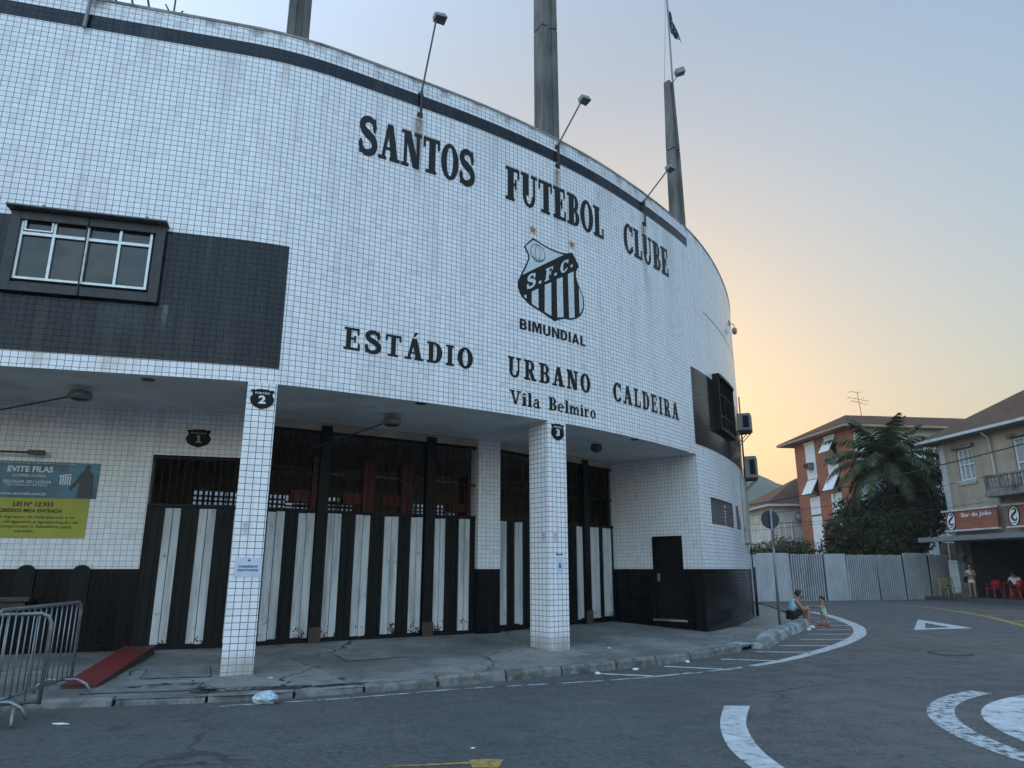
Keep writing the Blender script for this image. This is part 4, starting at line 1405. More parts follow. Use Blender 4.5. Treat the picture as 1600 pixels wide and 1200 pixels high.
# soffit lamps
def soffit_lamp(x, y, kind, label, arm=None):
    o = thing('ceiling_lamp', label, 'lamp', (x, y, ZS - .1), 0, 'lamps under the porch ceiling')
    if kind == 'round':
        m = MB(); m.lathe([(.05, ZS - .001), (.11, ZS - .02), (.13, ZS - .06), (.13, ZS - .13), (.10, ZS - .15)], 16, (x, y, 0))
        m.build('lamp_shade', m_lampdark, o, smooth=True)
        m = MB(); m.lathe([(.098, ZS - .148), (.08, ZS - .18), (.02, ZS - .195)], 16, (x, y, 0))
        m.build('lens', m_glass2, o, smooth=True)
    else:
        m = MB(); m.tube([arm, (x, y, ZS - .12)], .014, 6); m.build('arm', m_lampdark, o)
        m = MB(); m.M = Matrix.Translation((x, y, ZS - .12)) @ Matrix.Rotation(G2H, 4, 'Z')
        m.lathe([(.06, .07), (.14, .05), (.17, 0), (.17, -.06), (.14, -.08)], 14)
        m.build('lamp_shade', m_lampgrey, o, smooth=True)
        m = MB(); m.M = Matrix.Translation((x, y, ZS - .12)); m.lathe([(.135, -.081), (.10, -.10), (.03, -.11)], 14)
        m.build('lens', m_glass2, o, smooth=True)
    return o
soffit_lamp(-2.20, 12.75, 'arm', 'grey lamp on a long arm over the wide middle gate', g2(.85, -.05, 3.75))
soffit_lamp(-6.72, 10.75, 'arm', 'grey lamp on a horizontal rod above the blue banner', gl(-.6, .05, 3.95))
soffit_lamp(1.92, 16.0, 'round', 'round dark ceiling lamp right of the gate 3 pillar')
for x, y in ((-1.56, 11.87), (-5.46, 10.3), (2.69, 15.4)):
    m = MB(); m.lathe([(.10, ZS - .001), (.09, ZS - .012), (.02, ZS - .016)], 14, (x, y, 0))
    lab = {-1.56: 'flat disc fitting in the porch ceiling between pillars 2 and 3', -5.46: 'flat disc fitting in the porch ceiling left of the gate 2 pillar', 2.69: 'flat disc fitting in the porch ceiling near the dark side door'}[x]
    tag(m.build('ceiling_fitting', m_lampdark, loc=(x, y, ZS)), lab, 'ceiling fitting', 'flat ceiling fittings')

# shield signs with gate numbers
def shield_sign(fn, w, h, num, label, col, group='gate number signs'):
    """fn(x, y, d): x across, y up from the centre, d proud of the wall"""
    half = [(0, -.5), (.10, -.46), (.30, -.38), (.44, -.24), (.50, -.05), (.47, .10), (.40, .20), (.44, .34), (.50, .40), (.42, .46), (.30, .44), (.2, .49)]
    pts = half + [(-x, y) for x, y in reversed(half[1:])]
    m = MB()
    a = [Vector(fn(x * w, y * h, .003)) for x, y in pts]
    d = Vector(fn(0, 0, .016)) - Vector(fn(0, 0, .003))
    m.prism(a, d)
    o = m.build('gate_sign', m_steel_dark, loc=fn(0, -.5 * h, 0))
    tag(o, label, 'sign', group)
    m = MB()
    if num == '1':
        m.add([fn(x * w, y * h, .019) for x, y in ((-.03, -.17), (.06, -.17), (.06, .17), (-.01, .17), (-.10, .09), (-.07, .05), (-.03, .08))], [(0, 1, 2, 3, 4, 5, 6)])
        m.add([fn(x * w, y * h, .0195) for x, y in ((-.09, -.24), (.12, -.24), (.12, -.17), (-.09, -.17))], [(0, 1, 2, 3)])
    else: put_text(m, num, -(.15 if num != '1' else .11) * w, (.15 if num != '1' else .06) * w, -.24 * h, .17 * h, lambda x, y: fn(x, y, .019), offset=.04)
    put_text(m, 'PORTÃO', -.30 * w, .30 * w, .235 * h, .36 * h, lambda x, y: fn(x, y, .019), offset=.015)
    m.build('gate_number', col, o)
    return o
m_signwhite = plain('white_sign_print', (.72, .73, .74), .5, var=.08)
m_signgrey = plain('faded_sign_print', (.30, .30, .31), .5, var=.08)
shield_sign(lambda x, y, d: w3(.138 + x, 4.045 + y, d), .35, .31, '2', 'black shield sign reading PORTÃO 2 on the near pillar', m_signwhite)
shield_sign(lambda x, y, d: w3(5.685 + x, 4.10 + y, d), .33, .33, '3', 'black shield sign reading PORTÃO 3 on the far pillar', m_signwhite)
shield_sign(lambda x, y, d: gl(3.17 + x, d, 3.82 + y), .42, .33, '1', 'black shield sign reading PORTÃO 1 above the narrow gate', m_signgrey)

# banner, notice, papers
def banner_mat():
    k = NT('blue_banner_print')
    co = k.coord('Object')
    n = k.noise(co, 1.6, 4, .6, .4)
    k.color(k.mix(k.ramp(n, .35, .65), (.012, .075, .125), (.035, .17, .25)))
    k.set(.35); return k.m
def sheet(fn, x0, x1, y0, y1, t, name, mat, label, cat):
    m = MB()
    P = [fn(x, y, .004) for x, y in ((x0, y0), (x1, y0), (x1, y1), (x0, y1))]
    m.prism(P, Vector(fn(x0, y0, .004 + t)) - Vector(fn(x0, y0, .004)))
    o = m.build(name, mat, loc=fn((x0 + x1) / 2, y0, 0))
    return tag(o, label, cat)
gf = lambda x, y, d: gl(x, d, y)
bn = sheet(gf, -1.3, 1.67, 2.70, 3.30, .012, 'banner', banner_mat(), 'blue banner with white lettering and a player silhouette on the porch wall', 'banner')
m_print = plain('white_banner_print', (.62, .68, .72), .4, var=.1)
mb = MB()
gt = lambda x, y: gl(x, .019, y)
put_text(mb, 'EVITE FILAS', .30, .97, 3.12, 3.22, gt, .03)
put_text(mb, 'COMPRE AGORA', .38, .88, 3.04, 3.085, gt)
put_text(mb, 'ESCOLHA SEU LUGAR', .27, .97, 2.935, 2.985, gt, .01)
put_text(mb, 'SEM COBRANÇA DE TAXAS', .32, .92, 2.885, 2.92, gt)
put_text(mb, 'www.santosfc.com.br', .24, .93, 2.74, 2.79, gt)
put_text(mb, 'O SANTOS É O SEU TIME, O ESTÁDIO É A SUA CASA', .0, 1.3, 3.262, 3.285, gt)
mb.build('banner_lettering', m_print, bn)
mb = MB()
cx, cz = 1.16, 3.02
sh = [(-.09, .10), (-.06, .05), (-.085, -.02), (-.06, -.09), (0, -.12), (.07, -.10), (.10, -.04), (.085, .04), (.10, .09), (.04, .06), (.03, .11), (0, .07), (-.03, .12)]
for i in range(5):
    x = -.07 + i * .035
    mb.add([gl(cx + x, .019, cz - .09), gl(cx + x + .02, .019, cz - .1), gl(cx + x + .025, .019, cz + .05), gl(cx + x + .005, .019, cz + .05)], [(0, 1, 2, 3)])
mb.add([gl(cx - .09, .0195, cz + .04), gl(cx + .09, .0195, cz + .07), gl(cx + .09, .0195, cz + .09), gl(cx - .09, .0195, cz + .06)], [(0, 1, 2, 3)])
mb.build('banner_crest', m_print, bn)
mb = MB()
from mathutils.geometry import tessellate_polygon
def poly_on(m, pts, fn):
    tr = tessellate_polygon([[Vector((p[0], p[1], 0)) for p in pts]])
    m.add([fn(*p) for p in pts], [tuple(t) for t in tr])
poly_on(mb, [(1.36, 2.71), (1.62, 2.71), (1.60, 2.95), (1.585, 3.10), (1.53, 3.17), (1.52, 3.20), (1.53, 3.25), (1.49, 3.28), (1.45, 3.25), (1.455, 3.20), (1.43, 3.17), (1.38, 3.11), (1.33, 3.0), (1.27, 2.93), (1.24, 2.86), (1.27, 2.83), (1.33, 2.90), (1.39, 2.98), (1.385, 2.86)], gt)
mb.build('player_silhouette', plain('navy_print', (.008, .02, .035), .4), bn)
m_yel = plain('yellow_green_notice', (.32, .31, .024), .5, var=.12, scale=3)
nt = sheet(gf, -.55, 1.58, 2.05, 2.695, .01, 'notice', m_yel, 'yellow notice about half-price tickets below the blue banner', 'notice')
mb = MB()
gt2 = lambda x, y: gl(x, .017, y)
put_text(mb, 'LEI Nº 12.933', .47, 1.05, 2.555, 2.63, gt2, .025)
put_text(mb, 'INGRESSOS MEIA ENTRADA', .20, 1.20, 2.455, 2.515, gt2, .025)
put_text(mb, 'Para fins de compra de ingressos de meia entrada e no', -.42, 1.40, 2.345, 2.41, gt2, .006)
put_text(mb, 'acesso ao estádio, é obrigatório a apresentação de', -.40, 1.46, 2.265, 2.33, gt2, .006)
put_text(mb, 'documentos que comprovem o benefício para', -.35, 1.37, 2.19, 2.255, gt2, .006)
put_text(mb, 'aquisição.', .55, .84, 2.12, 2.175, gt2, .006)
mb.build('notice_lettering', m_letter, nt)
m_paper = plain('white_paper', (.56, .60, .74), .7, var=.1, scale=5)
pp = lambda x, y, d: w3(x, y, d)
pa = sheet(pp, -.03, .345 - .004, 1.44, 1.71, .004, 'paper_notice', m_paper, 'white paper sheet taped to the near pillar, reading INGRESSOS ESGOTADOS', 'paper notice')
mb = MB()
put_text(mb, 'INGRESSOS', .03, .28, 1.57, 1.60, lambda x, y: w3(x, y, .0105), .02); put_text(mb, 'ESGOTADOS', .02, .29, 1.52, 1.55, lambda x, y: w3(x, y, .0105), .02)
mb.add([w3(.14, 1.66, .0105), w3(.18, 1.66, .0105), w3(.16, 1.69, .0105)], [(0, 1, 2)])
mb.build('notice_lettering', m_letter, pa)
pa = sheet(pp, 5.60, 5.775, 1.51, 1.77, .004, 'paper_notice', m_paper, 'small white paper with a blue picture taped to the far pillar', 'paper notice')
mb = MB(); mb.add([w3(x, y, .0105) for x, y in ((5.66, 1.56), (5.72, 1.56), (5.72, 1.64), (5.70, 1.66), (5.68, 1.66), (5.66, 1.64))], [(0, 1, 2, 3, 4, 5)]); mb.build('blue_picture', plain('blue_print', (.06, .16, .42), .6), pa)
mb = MB(); mb.add([w3(5.60, 1.80, .006), w3(5.76, 1.80, .006), w3(5.77, 1.825, .006), w3(5.68, 1.815, .006), w3(5.61, 1.83, .006)], [(0, 1, 2, 3, 4)]); mb.build('tape', m_letter, pa)
m = MB(); m.M = frame(GL0, GLH); m.tube([(-.9, -.16, 3.43), (.62, -.16, 3.43)], .018, 6); m.span((.6, -.20, 3.40), (.84, -.10, 3.47)); m.span((-.5, -.16, 3.42), (-.46, -.005, 3.45))
tag(m.build('tube_lamp', m_lampdark, loc=gl(0, .1, 3.4)), 'dark bar lamp mounted on the porch wall over the blue banner', 'lamp')

# CCTV, air conditioners on the curve
c = wp(16.6, .0); h = heading(16.6)
o = thing('security_camera', 'grey dome security camera on a bracket high on the far curve of the wall', 'security camera', (*c, 9.3), h)
m = MB(); m.M = frame(c, h)
m.tube([(0, 0, 9.36), (0, -.08, 9.40), (0, -.15, 9.36), (0, -.16, 9.24)], .015, 6); m.span((-.05, -.03, 9.34), (.05, -.002, 9.5)); m.build('bracket', m_lampgrey, o)
m = MB(); m.M = frame(c, h); m.lathe([(.03, 9.24), (.075, 9.21), (.08, 9.10), (.06, 9.03), (.02, 9.01)], 12, (0, -.16, 0)); m.build('camera_housing', m_lampgrey, o, smooth=True)
m_ac = plain('dirty_grey_casing', (.17, .18, .18), .6, .1, var=.3, scale=6, dirt=(.05, .04, .03), dirt_amt=.6)
def ac_box(s, z, w, d, h_, label, off=.05):
    c = wp(s, 0); h = heading(s)
    F = frame(c, h)
    o = thing('air_conditioner', label, 'air conditioner', (*c, z), h, 'air conditioners on the curved wall')
    m = MB(); m.M = F; m.span((-w / 2, -off - d, z), (w / 2, -off, z + h_)); m.build('casing', m_ac, o, bevel=.015)
    m = MB(); m.M = F
    m.span((-w / 2 - .004, -off - d * .88, z + h_ * .15), (-w / 2 - .0005, -off - d * .42, z + h_ * .85))
    for i in range(7):
        zz = z + h_ * (.18 + .1 * i); m.span((-w / 2 - .012, -off - d * .87, zz), (-w / 2 - .005, -off - d * .43, zz + .02))
    m.build('vent_grille', m_steel_dark, o)
    m = MB(); m.M = F
    for x in (-w / 2 + .06, w / 2 - .1):
        m.span((x, -off - d * .9, z - .05), (x + .04, -.004, z - .006)); m.tube([(x + .02, -off - d * .8, z - .05), (x + .02, -.01, z - .42)], .014, 5)
    m.build('bracket', m_rust, o)
ac_box(16.4, 5.72, .60, .40, .54, 'grey air conditioner beside the barred window on the curve')
ac_box(16.9, 4.30, .60, .36, .68, 'dirty air conditioner below the other one, near the corner of the wall', .12)

# crowd barriers
def barrier_parts(o):
    L, H = 2.0, 1.08
    m = MB()
    r = .10
    top = [(0, 0, .16), (0, 0, H - r), (r * .3, 0, H - r * .3), (r, 0, H), (L - r, 0, H), (L - r * .3, 0, H - r * .3), (L, 0, H - r), (L, 0, .16)]
    m.tube(top, .021, 8); m.tube([(0, 0, .19), (L, 0, .19)], .019, 8)
    m.build('frame', m_galv, o, smooth=True)
    m = MB()
    for i in range(1, 15):
        m.tube([(L * i / 15, 0, .2), (L * i / 15, 0, H - .01)], .0075, 6)
    m.build('bars', m_galv, o, smooth=True)
    for x in (.22, L - .22):
        m = MB(); m.tube([(x, -.34, .02), (x, -.27, .13), (x, -.16, .185), (x, .16, .185), (x, .27, .13), (x, .34, .02)], .019, 8)
        m.build('foot', m_galv, o, smooth=True)
bar_a = thing('crowd_barrier', 'galvanised crowd barrier standing on the pavement, the farther of two', 'barrier', (0, 0, 0), 0, 'crowd barriers')
barrier_parts(bar_a)
def place_bar(o, right, left, z):
    dx, dy = left[0] - right[0], left[1] - right[1]
    o.location = (right[0], right[1], z); o.rotation_euler = (0, 0, math.atan2(dy, dx))
place_bar(bar_a, (-5.5, 9.5), (-5.2, 7.52), .06)
bar_b = dup(bar_a, (0, 0, 0), 0, 'galvanised crowd barrier with feet in the gutter, the nearer of two')
place_bar(bar_b, (-5.02, 8.15), (-6.68, 7.05), 0.0)

# red ramp
rp = [(-4.75, 9.55), (-5.25, 9.45), (-5.98, 12.9), (-5.45, 12.95)]
mb = MB()
ramp_pts = [(-5.2, 9.55, .10), (-5.62, 9.5, .10), (-6.17, 12.0, .34), (-5.72, 12.08, .34)]
b = [(p[0], p[1], pave_z(p[0], p[1]) - .01) for p in ramp_pts]
t_ = [(p[0], p[1], pave_z(p[0], p[1]) + e) for p, e in zip(ramp_pts, (.035, .035, .13, .13))]
mb.add(b + t_, [(0, 1, 2, 3), (4, 7, 6, 5), (0, 4, 5, 1), (1, 5, 6, 2), (2, 6, 7, 3), (3, 7, 4, 0)])
rm = mb.build('ramp', m_rust, loc=(-5.6, 11.2, .15))
tag(rm, 'long dark-sided ramp with worn red top leading up to the narrow gate', 'ramp')
mb = MB(); mb.add([(p[0], p[1], p[2] + .006) for p in t_], [(0, 1, 2, 3)])
def redmat():
    k = NT('worn_red_paint')
    co = k.coord('Object'); n = k.noise(co, 2.5, 5, .65)
    sep = k.n('SeparateXYZ'); k.l(co, sep.inputs[0])
    f = k.math('ADD', k.math('MULTIPLY', n, .8), k.math('MULTIPLY', sep.outputs[1], .22))
    k.color(k.mix(k.ramp(f, .35, .75), (.15, .008, .010), (.05, .020, .022))); k.set(.55); return k.m
mb.build('red_top', redmat(), rm)

# manhole and slab outlines in the pavement
m_groove = plain('dark_joint', (.022, .021, .020), .9)
def slab_outline(pts, label):
    m = MB()
    P = [(x, y, pave_z(x, y) + .006) for x, y in pts]
    for a, b in zip(P, P[1:] + P[:1]):
        d = Vector(b) - Vector(a); nrm = Vector((-d.y, d.x, 0)).normalized() * .014
        e = d.normalized() * .014
        m.add([Vector(a) + nrm - e, Vector(b) + nrm + e, Vector(b) - nrm + e, Vector(a) - nrm - e], [(0, 1, 2, 3)])
    o = m.build('inspection_cover', m_groove, loc=P[0])
    m = MB(); m.add([(x, y, z + .002) for x, y, z in P], [tuple(range(len(P)))])
    m.build('lid', m_conc2, o)
    tag(o, label, 'cover', 'covers set in the pavement')
m_conc2 = plain('cement_cover', (.17, .165, .155), .85, var=.35, scale=4, bump=.4, dirt=(.06, .058, .055), dirt_amt=.7)
slab_outline([(-2.55, 11.75), (-1.75, 12.25), (-2.05, 12.75), (-2.85, 12.25)], 'small square cement cover in the pavement before the wide middle gate')
slab_outline([(-4.95, 10.15), (-4.1, 10.35), (-4.4, 11.05), (-5.2, 10.85)], 'large cement cover in the pavement between the red ramp and the near pillar')
slab_outline([(-5.2, 9.22), (-3.95, 9.5), (-4.05, 9.98), (-5.25, 9.7)], 'long stained cement cover by the kerb left of the near pillar')

# manhole in the road, wet patch by the near pillar
mcx, mcy = 8.3, 14.3
mb = MB()
mb.lathe([(.36, -.01), (.36, .006), (.30, .006), (.29, .003), (.0, .003)], 28, (mcx, mcy, 0)) if False else mb.add([(mcx + r_ * math.cos(2 * math.pi * i / 28), mcy + r_ * math.sin(2 * math.pi * i / 28), .005) for r_ in (.40, .33) for i in range(28)], [(i, (i + 1) % 28, 28 + (i + 1) % 28, 28 + i) for i in range(28)])
mh = mb.build('manhole_cover', m_groove, loc=(mcx, mcy, 0))
mb = MB(); mb.add([(mcx + .32 * math.cos(2 * math.pi * i / 28), mcy + .32 * math.sin(2 * math.pi * i / 28), .006) for i in range(28)], [tuple(range(28))]); mb.build('lid', m_asphalt, mh)
tag(mh, 'round manhole cover in the asphalt between the hatching and the roundabout ring', 'manhole')
def wet():
    k = NT('wet_dirt')
    n = k.noise(k.coord('Object'), 9, 4, .6)
    k.color(k.mix(k.ramp(n, .4, .6), (.012, .013, .012), (.04, .04, .034))); k.set(k.ramp(n, .4, .6, .08, .6)); return k.m
mb = MB()
for (x0, y0, a_, b_) in ((-3.55, 9.55, .42, .13), (-2.9, 9.72, .30, .10), (-2.2, 10.0, .35, .06), (-4.5, 9.78, .16, .05), (-4.15, 9.85, .10, .04), (-4.75, 9.62, .09, .04), (-3.95, 9.62, .10, .06)):
    n = 20
    P = []
    for i in range(n):
        q = 2 * math.pi * i / n
        r_ = 1 + .55 * noise.noise((x0 * 3 + math.cos(q), y0 * 3 + math.sin(q), 0))
        dx, dy = a_ * r_ * math.cos(q), b_ * r_ * math.sin(q)
        c_, s_ = math.cos(R(22)), math.sin(R(22))
        x, y = x0 + dx * c_ - dy * s_, y0 + dx * s_ + dy * c_
        P.append((x, y, pave_z(x, y) + .012))
    mb.add(P, [tuple(range(n))])
tag(mb.build('wet_patch', wet()), kind='structure')

# litter
def crumple(c, r, mat, label, cat, name):
    m = MB()
    if name == 'litter': r = tuple(q * .7 for q in r)
    n, k = 12, 8
    vs_, fs = [], []
    for i in range(k + 1):
        ph = math.pi * i / k
        for j in range(n):
            a = 2 * math.pi * j / n
            q = 1 + .35 * noise.noise((c[0] * 9 + math.cos(a) * 1.7, math.sin(a) * 1.7 + i * .8, c[1] * 5)) + random.uniform(-.1, .1)
            vs_.append((c[0] + r[0] * q * math.sin(ph) * math.cos(a), c[1] + r[1] * q * math.sin(ph) * math.sin(a), max(c[2] + .002, c[2] + r[2] * .8 + r[2] * q * math.cos(ph))))
    for i in range(k):
        for j in range(n):
            fs.append((i * n + j, (i + 1) * n + j, (i + 1) * n + (j + 1) % n, i * n + (j + 1) % n))
    m.add(vs_, fs)
    tag(m.build(name, mat, loc=c), label, cat)
m_bag = plain('thin_pale_plastic', (.42, .52, .58), .35, var=.35, scale=18, bump=.5)
m_scrap = plain('white_scrap_paper', (.66, .68, .70), .7, var=.12)
crumple((-2.93, 9.12, .0), (.15, .11, .08), m_bag, 'crumpled pale blue plastic bag in the gutter by the near pillar', 'plastic bag', 'plastic_bag')
for c, r, lab in (((-4.65, 7.95, 0), (.13, .03, .015), 'white scrap of paper on the road right of the barriers'),
                  ((1.3, 11.55, 0), (.06, .04, .03), 'white scrap of litter by the broken kerb stone'),
                  ((1.95, 12.0, 0), (.07, .05, .03), 'pale blue scrap of litter by the kerb below the far pillar'),
                  ((3.0, 12.95, 0), (.06, .05, .03), 'white scrap of litter at the end of the kerb near the blue patch'),
                  ((7.75, 19.55, 0), (.07, .06, .05), 'white scrap of litter beside the painted kerb block'),
                  ((8.15, 20.3, 0), (.10, .06, .05), 'white scrap of litter at the feet of the seated man'),
                  ((1.75, 13.55, .17), (.06, .03, .01), 'flat white scrap on the pavement right of the far pillar'),
                  ((-3.28, 10.35, .11), (.06, .03, .01), 'flat white scrap on the pavement at the foot of the near pillar'),
                  ((-.35, 6.95, 0), (.03, .02, .008), 'tiny white scrap on the asphalt above the yellow mark')):
    crumple(c, r, m_scrap, lab, 'litter', 'litter')

# painted kerb block by the hatching
mb = MB()
pth = [(4.98, 15.12), (5.6, 16.35), (6.35, 17.75), (7.2, 19.15), (8.0, 20.6), (8.32, 21.25)]
ws = .17
secs = []
for i, p in enumerate(pth):
    a, b = pth[max(0, i - 1)], pth[min(len(pth) - 1, i + 1)]
    d = Vector((b[0] - a[0], b[1] - a[1], 0)).normalized(); nx_ = Vector((d.y, -d.x, 0))
    zt = .09 if i == 0 else .20
    P0 = Vector((p[0], p[1], 0))
    secs.append([P0 + nx_ * ws + Vector((0, 0, -.02)), P0 + nx_ * (ws * .75) + Vector((0, 0, zt * .75)), P0 + nx_ * ws * .45 + Vector((0, 0, zt)), P0 - nx_ * ws + Vector((0, 0, zt)), P0 - nx_ * ws + Vector((0, 0, -.02))])
vv = [q for s_ in secs for q in s_]
ff = []
for i in range(len(secs) - 1):
    for j in range(4): ff.append((i * 5 + j, i * 5 + j + 1, (i + 1) * 5 + j + 1, (i + 1) * 5 + j))
ff += [(0, 1, 2, 3, 4), tuple(range(len(vv) - 5, len(vv)))]
mb.add(vv, ff)
def kerbpaint():
    k = NT('flaking_white_kerb_paint')
    co = k.coord('Object'); n = k.noise(co, 1.6, 5, .65, .6); n2 = k.noise(co, 14, 4, .6)
    f = k.ramp(k.math('ADD', k.math('MULTIPLY', n, .8), k.math('MULTIPLY', n2, .2)), .44, .52)
    k.color(k.mix(f, (.30, .33, .335), (.15, .15, .145))); k.set(.8); k.bump(n2, .25, .006); return k.m
tag(mb.build('kerb_block', kerbpaint(), loc=(6.6, 18.2, 0)), 'raised concrete kerb block with flaking white paint along the hatching', 'kerb block')
mb = MB(); mb.add([(x, y, pave_z(x, y) + .022) for x, y in ((4.0, 14.5), (4.45, 14.75), (4.95, 15.25), (4.6, 15.45))], [(0, 1, 2, 3)])
tag(mb.build('ramp_marking', worn_paint('pale_blue_paint', (.25, .42, .48), .55), None), kind='structure')

# sign post seen from behind
PX, PY = 7.05, 19.69
o = thing('road_sign', 'round road sign on a grey post seen from behind, red and white triangle below', 'road sign', (PX, PY, pave_z(PX, PY)), 0)
mb = MB(); mb.tube([(PX, PY, 0), (PX + .02, PY, 3.12)], .032, 10); mb.build('post', m_galv, o, smooth=True)
mb = MB(); mb.M = Matrix.Translation((PX + .01, PY + .05, 2.86)) @ Matrix.Rotation(R(90), 4, 'X')
mb.lathe([(.25, -.004), (.25, .004)], 28)
mb.build('sign_disc', plain('dark_sign_back', (.022, .03, .038), .5, .2), o)
mb = MB(); mb.span((PX - .15, PY + .032, 2.86), (PX + .12, PY + .043, 2.885)); mb.build('clamp', m_lampdark, o)
a = R(68)
def tri_plate(m, w, h, y, z):
    for s_ in (0,):
        P = [Vector((-w / 2, 0, z)), Vector((w / 2, 0, z)), Vector((0, 0, z - h))]
        m.prism([Matrix.Translation((PX + .05, PY - .04, 0)) @ Matrix.Rotation(a, 4, 'Z') @ (p + Vector((0, y, 0))) for p in P], Matrix.Rotation(a, 4, 'Z') @ Vector((0, .006, 0)))
mb = MB(); tri_plate(mb, .58, .52, 0, 2.60); tp = mb.build('yield_triangle', plain('red_sign_paint', (.42, .02, .025), .45), o)
mb = MB(); tri_plate(mb, .36, .32, .007, 2.545); mb.build('triangle_face', m_signwhite, tp)
# ------------------------------------------------------------------ across the street
# corrugated hoarding
m_zinc = plain('dull_corrugated_zinc', (.46, .49, .52), .5, .35, var=.10, scale=2.0, bump=.03, dirt=(.30, .31, .32), dirt_amt=.3, stretch=(1, 1, .5))
m_zinc2 = plain('streaky_corrugated_zinc', (.58, .60, .63), .38, .45, var=.10, scale=2.5, bump=.03, dirt=(.32, .33, .34), dirt_amt=.3, stretch=(1, 1, .5))
m_rib_shade = plain('rib_shade_tone', (.05, .055, .06), .6, .2, var=.15)  # dark tone put in as the shade between hoarding ribs
FENCE = [(5.5, 34.9), (11.93, 36.4), (16.6, 37.6), (20.6, 38.75), (23.6, 39.7)]
fo = thing('hoarding', 'grey corrugated metal hoarding along the far side of the street', 'fence', (12, 36.4, 0))
cuts = [0, .20, .37, .47, .575, .645, .75, .84, .93, 1.0]
for i, (a, b) in enumerate(zip(cuts, cuts[1:])):
    p, q = along(FENCE, a), along(FENCE, b)
    L_ = math.dist(p, q); h = math.atan2(q[1] - p[1], q[0] - p[0])
    F = frame(p, h) @ Matrix.Rotation(R(random.uniform(-1.4, 1.4)), 4, 'X')
    m = MB(); m.M = F
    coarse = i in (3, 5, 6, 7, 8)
    pitch, dep = (.24, .11) if coarse else (.105, .022)
    top = 2.30 + random.uniform(-.05, .07); lean = random.uniform(-.10, .16)
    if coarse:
        # upright slats; the dark sheet behind stands in for shade between the ribs
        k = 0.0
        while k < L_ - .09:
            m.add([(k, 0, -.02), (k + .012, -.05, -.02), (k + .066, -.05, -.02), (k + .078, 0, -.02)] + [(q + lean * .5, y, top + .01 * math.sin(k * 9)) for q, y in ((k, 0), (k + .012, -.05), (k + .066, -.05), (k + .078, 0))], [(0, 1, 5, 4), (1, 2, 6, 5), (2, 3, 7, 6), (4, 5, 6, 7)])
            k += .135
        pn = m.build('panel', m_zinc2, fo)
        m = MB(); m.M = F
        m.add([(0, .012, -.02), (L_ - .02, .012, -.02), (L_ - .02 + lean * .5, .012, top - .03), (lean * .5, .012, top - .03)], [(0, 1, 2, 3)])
        m.build('rib_shade_sheet', m_rib_shade, pn)
    else:
        n = int(L_ / pitch)
        prof = []
        for k in range(n):
            x = (L_ - .02) * k / n
            w = (L_ - .02) / n
            prof += [(x, 0), (x + w * .38, 0), (x + w * .52, -dep), (x + w * .86, -dep)]
        prof.append((L_ - .02, 0))
        off = -.01 * (i % 2)
        vs_ = [(x, y + off, -.02) for x, y in prof] + [(x + lean * (0 if i == 0 else 1) * .5, y + off, top + .02 * math.sin(x * 1.7)) for x, y in prof]
        m.add(vs_, [(k, k + 1, len(prof) + k + 1, len(prof) + k) for k in range(len(prof) - 1)])
        m.build('panel', m_zinc, fo)
    m = MB(); m.M = F; m.span((-.03, .03, 0), (.03, .09, 2.25)); m.build('post', m_rust, fo)

def window_cols(F, parent, x0, x1, z0, z1, nc, nr, fmat, gmat, y=-.02, t=.05):
    m = MB(); m.M = F
    frame_box(m, x0, x1, z0, z1, t, y - .05, y + .03)
    for i in range(1, nc): m.span((lerp(x0, x1, i / nc) - t * .4, y - .045, z0 + t), (lerp(x0, x1, i / nc) + t * .4, y + .02, z1 - t))
    for j in range(1, nr): m.span((x0 + t, y - .048, lerp(z0, z1, j / nr) - t * .4), (x1 - t, y + .021, lerp(z0, z1, j / nr) + t * .4))
    w = m.build('window', fmat, parent)
    m = MB(); m.M = F; m.span((x0 + .01, y + .031, z0 + .01), (x1 - .01, y + .05, z1 - .01)); m.build('pane', gmat, w)
    return w

def roof_tiles(name, c):
    k = NT(name)
    co = k.coord('Object')
    n = k.noise(co, 1.5, 5, .65); n2 = k.noise(co, 12, 3, .6)
    col = k.mix(k.ramp(n, .3, .7), tuple(x * .6 for x in c), c)
    col = k.mix(k.ramp(n2, .45, .75, 0, .5), col, (.045, .035, .03))
    uv = k.coord('UV'); sep = k.n('SeparateXYZ'); k.l(uv, sep.inputs[0])
    wv = k.math('ABSOLUTE', k.math('SINE', k.math('MULTIPLY', sep.outputs[0], 14.0)))
    rows = k.math('FRACT', k.math('MULTIPLY', sep.outputs[1], 2.8))
    col = k.mix(k.ramp(wv, .0, .55, .9, 0), col, (.014, .011, .010))
    k.color(col); k.set(.95, spec=.15)
    k.bump(k.math('ADD', wv, k.math('MULTIPLY', rows, .5)), .8, .05)
    return k.m
m_roof1 = roof_tiles('brown_clay_tiles', (.17, .085, .055))
m_roof2 = roof_tiles('weathered_clay_tiles', (.17, .10, .07))

def hip_roof(m, x0, x1, y0, y1, z0, z1, inset):
    """hip roof over a rectangle; UV in metres along eave / up slope"""
    w = y1 - y0
    r0, r1 = (x0 + inset, (y0 + y1) / 2, z1), (x1 - inset, (y0 + y1) / 2, z1)
    c = [(x0, y0, z0), (x1, y0, z0), (x1, y1, z0), (x0, y1, z0)]
    s = math.hypot(w / 2, z1 - z0)
    m.add([c[0], c[1], r1, r0], [(0, 1, 2, 3)], [(x0, 0), (x1, 0), (x1 - inset, s), (x0 + inset, s)])
    m.add([c[2], c[3], r0, r1], [(0, 1, 2, 3)], [(x0, 0), (x1, 0), (x1 - inset, s), (x0 + inset, s)])
    m.add([c[3], c[0], r0], [(0, 1, 2)], [(0, 0), (w, 0), (w / 2, s)])
    m.add([c[1], c[2], r1], [(0, 1, 2)], [(0, 0), (w, 0), (w / 2, s)])

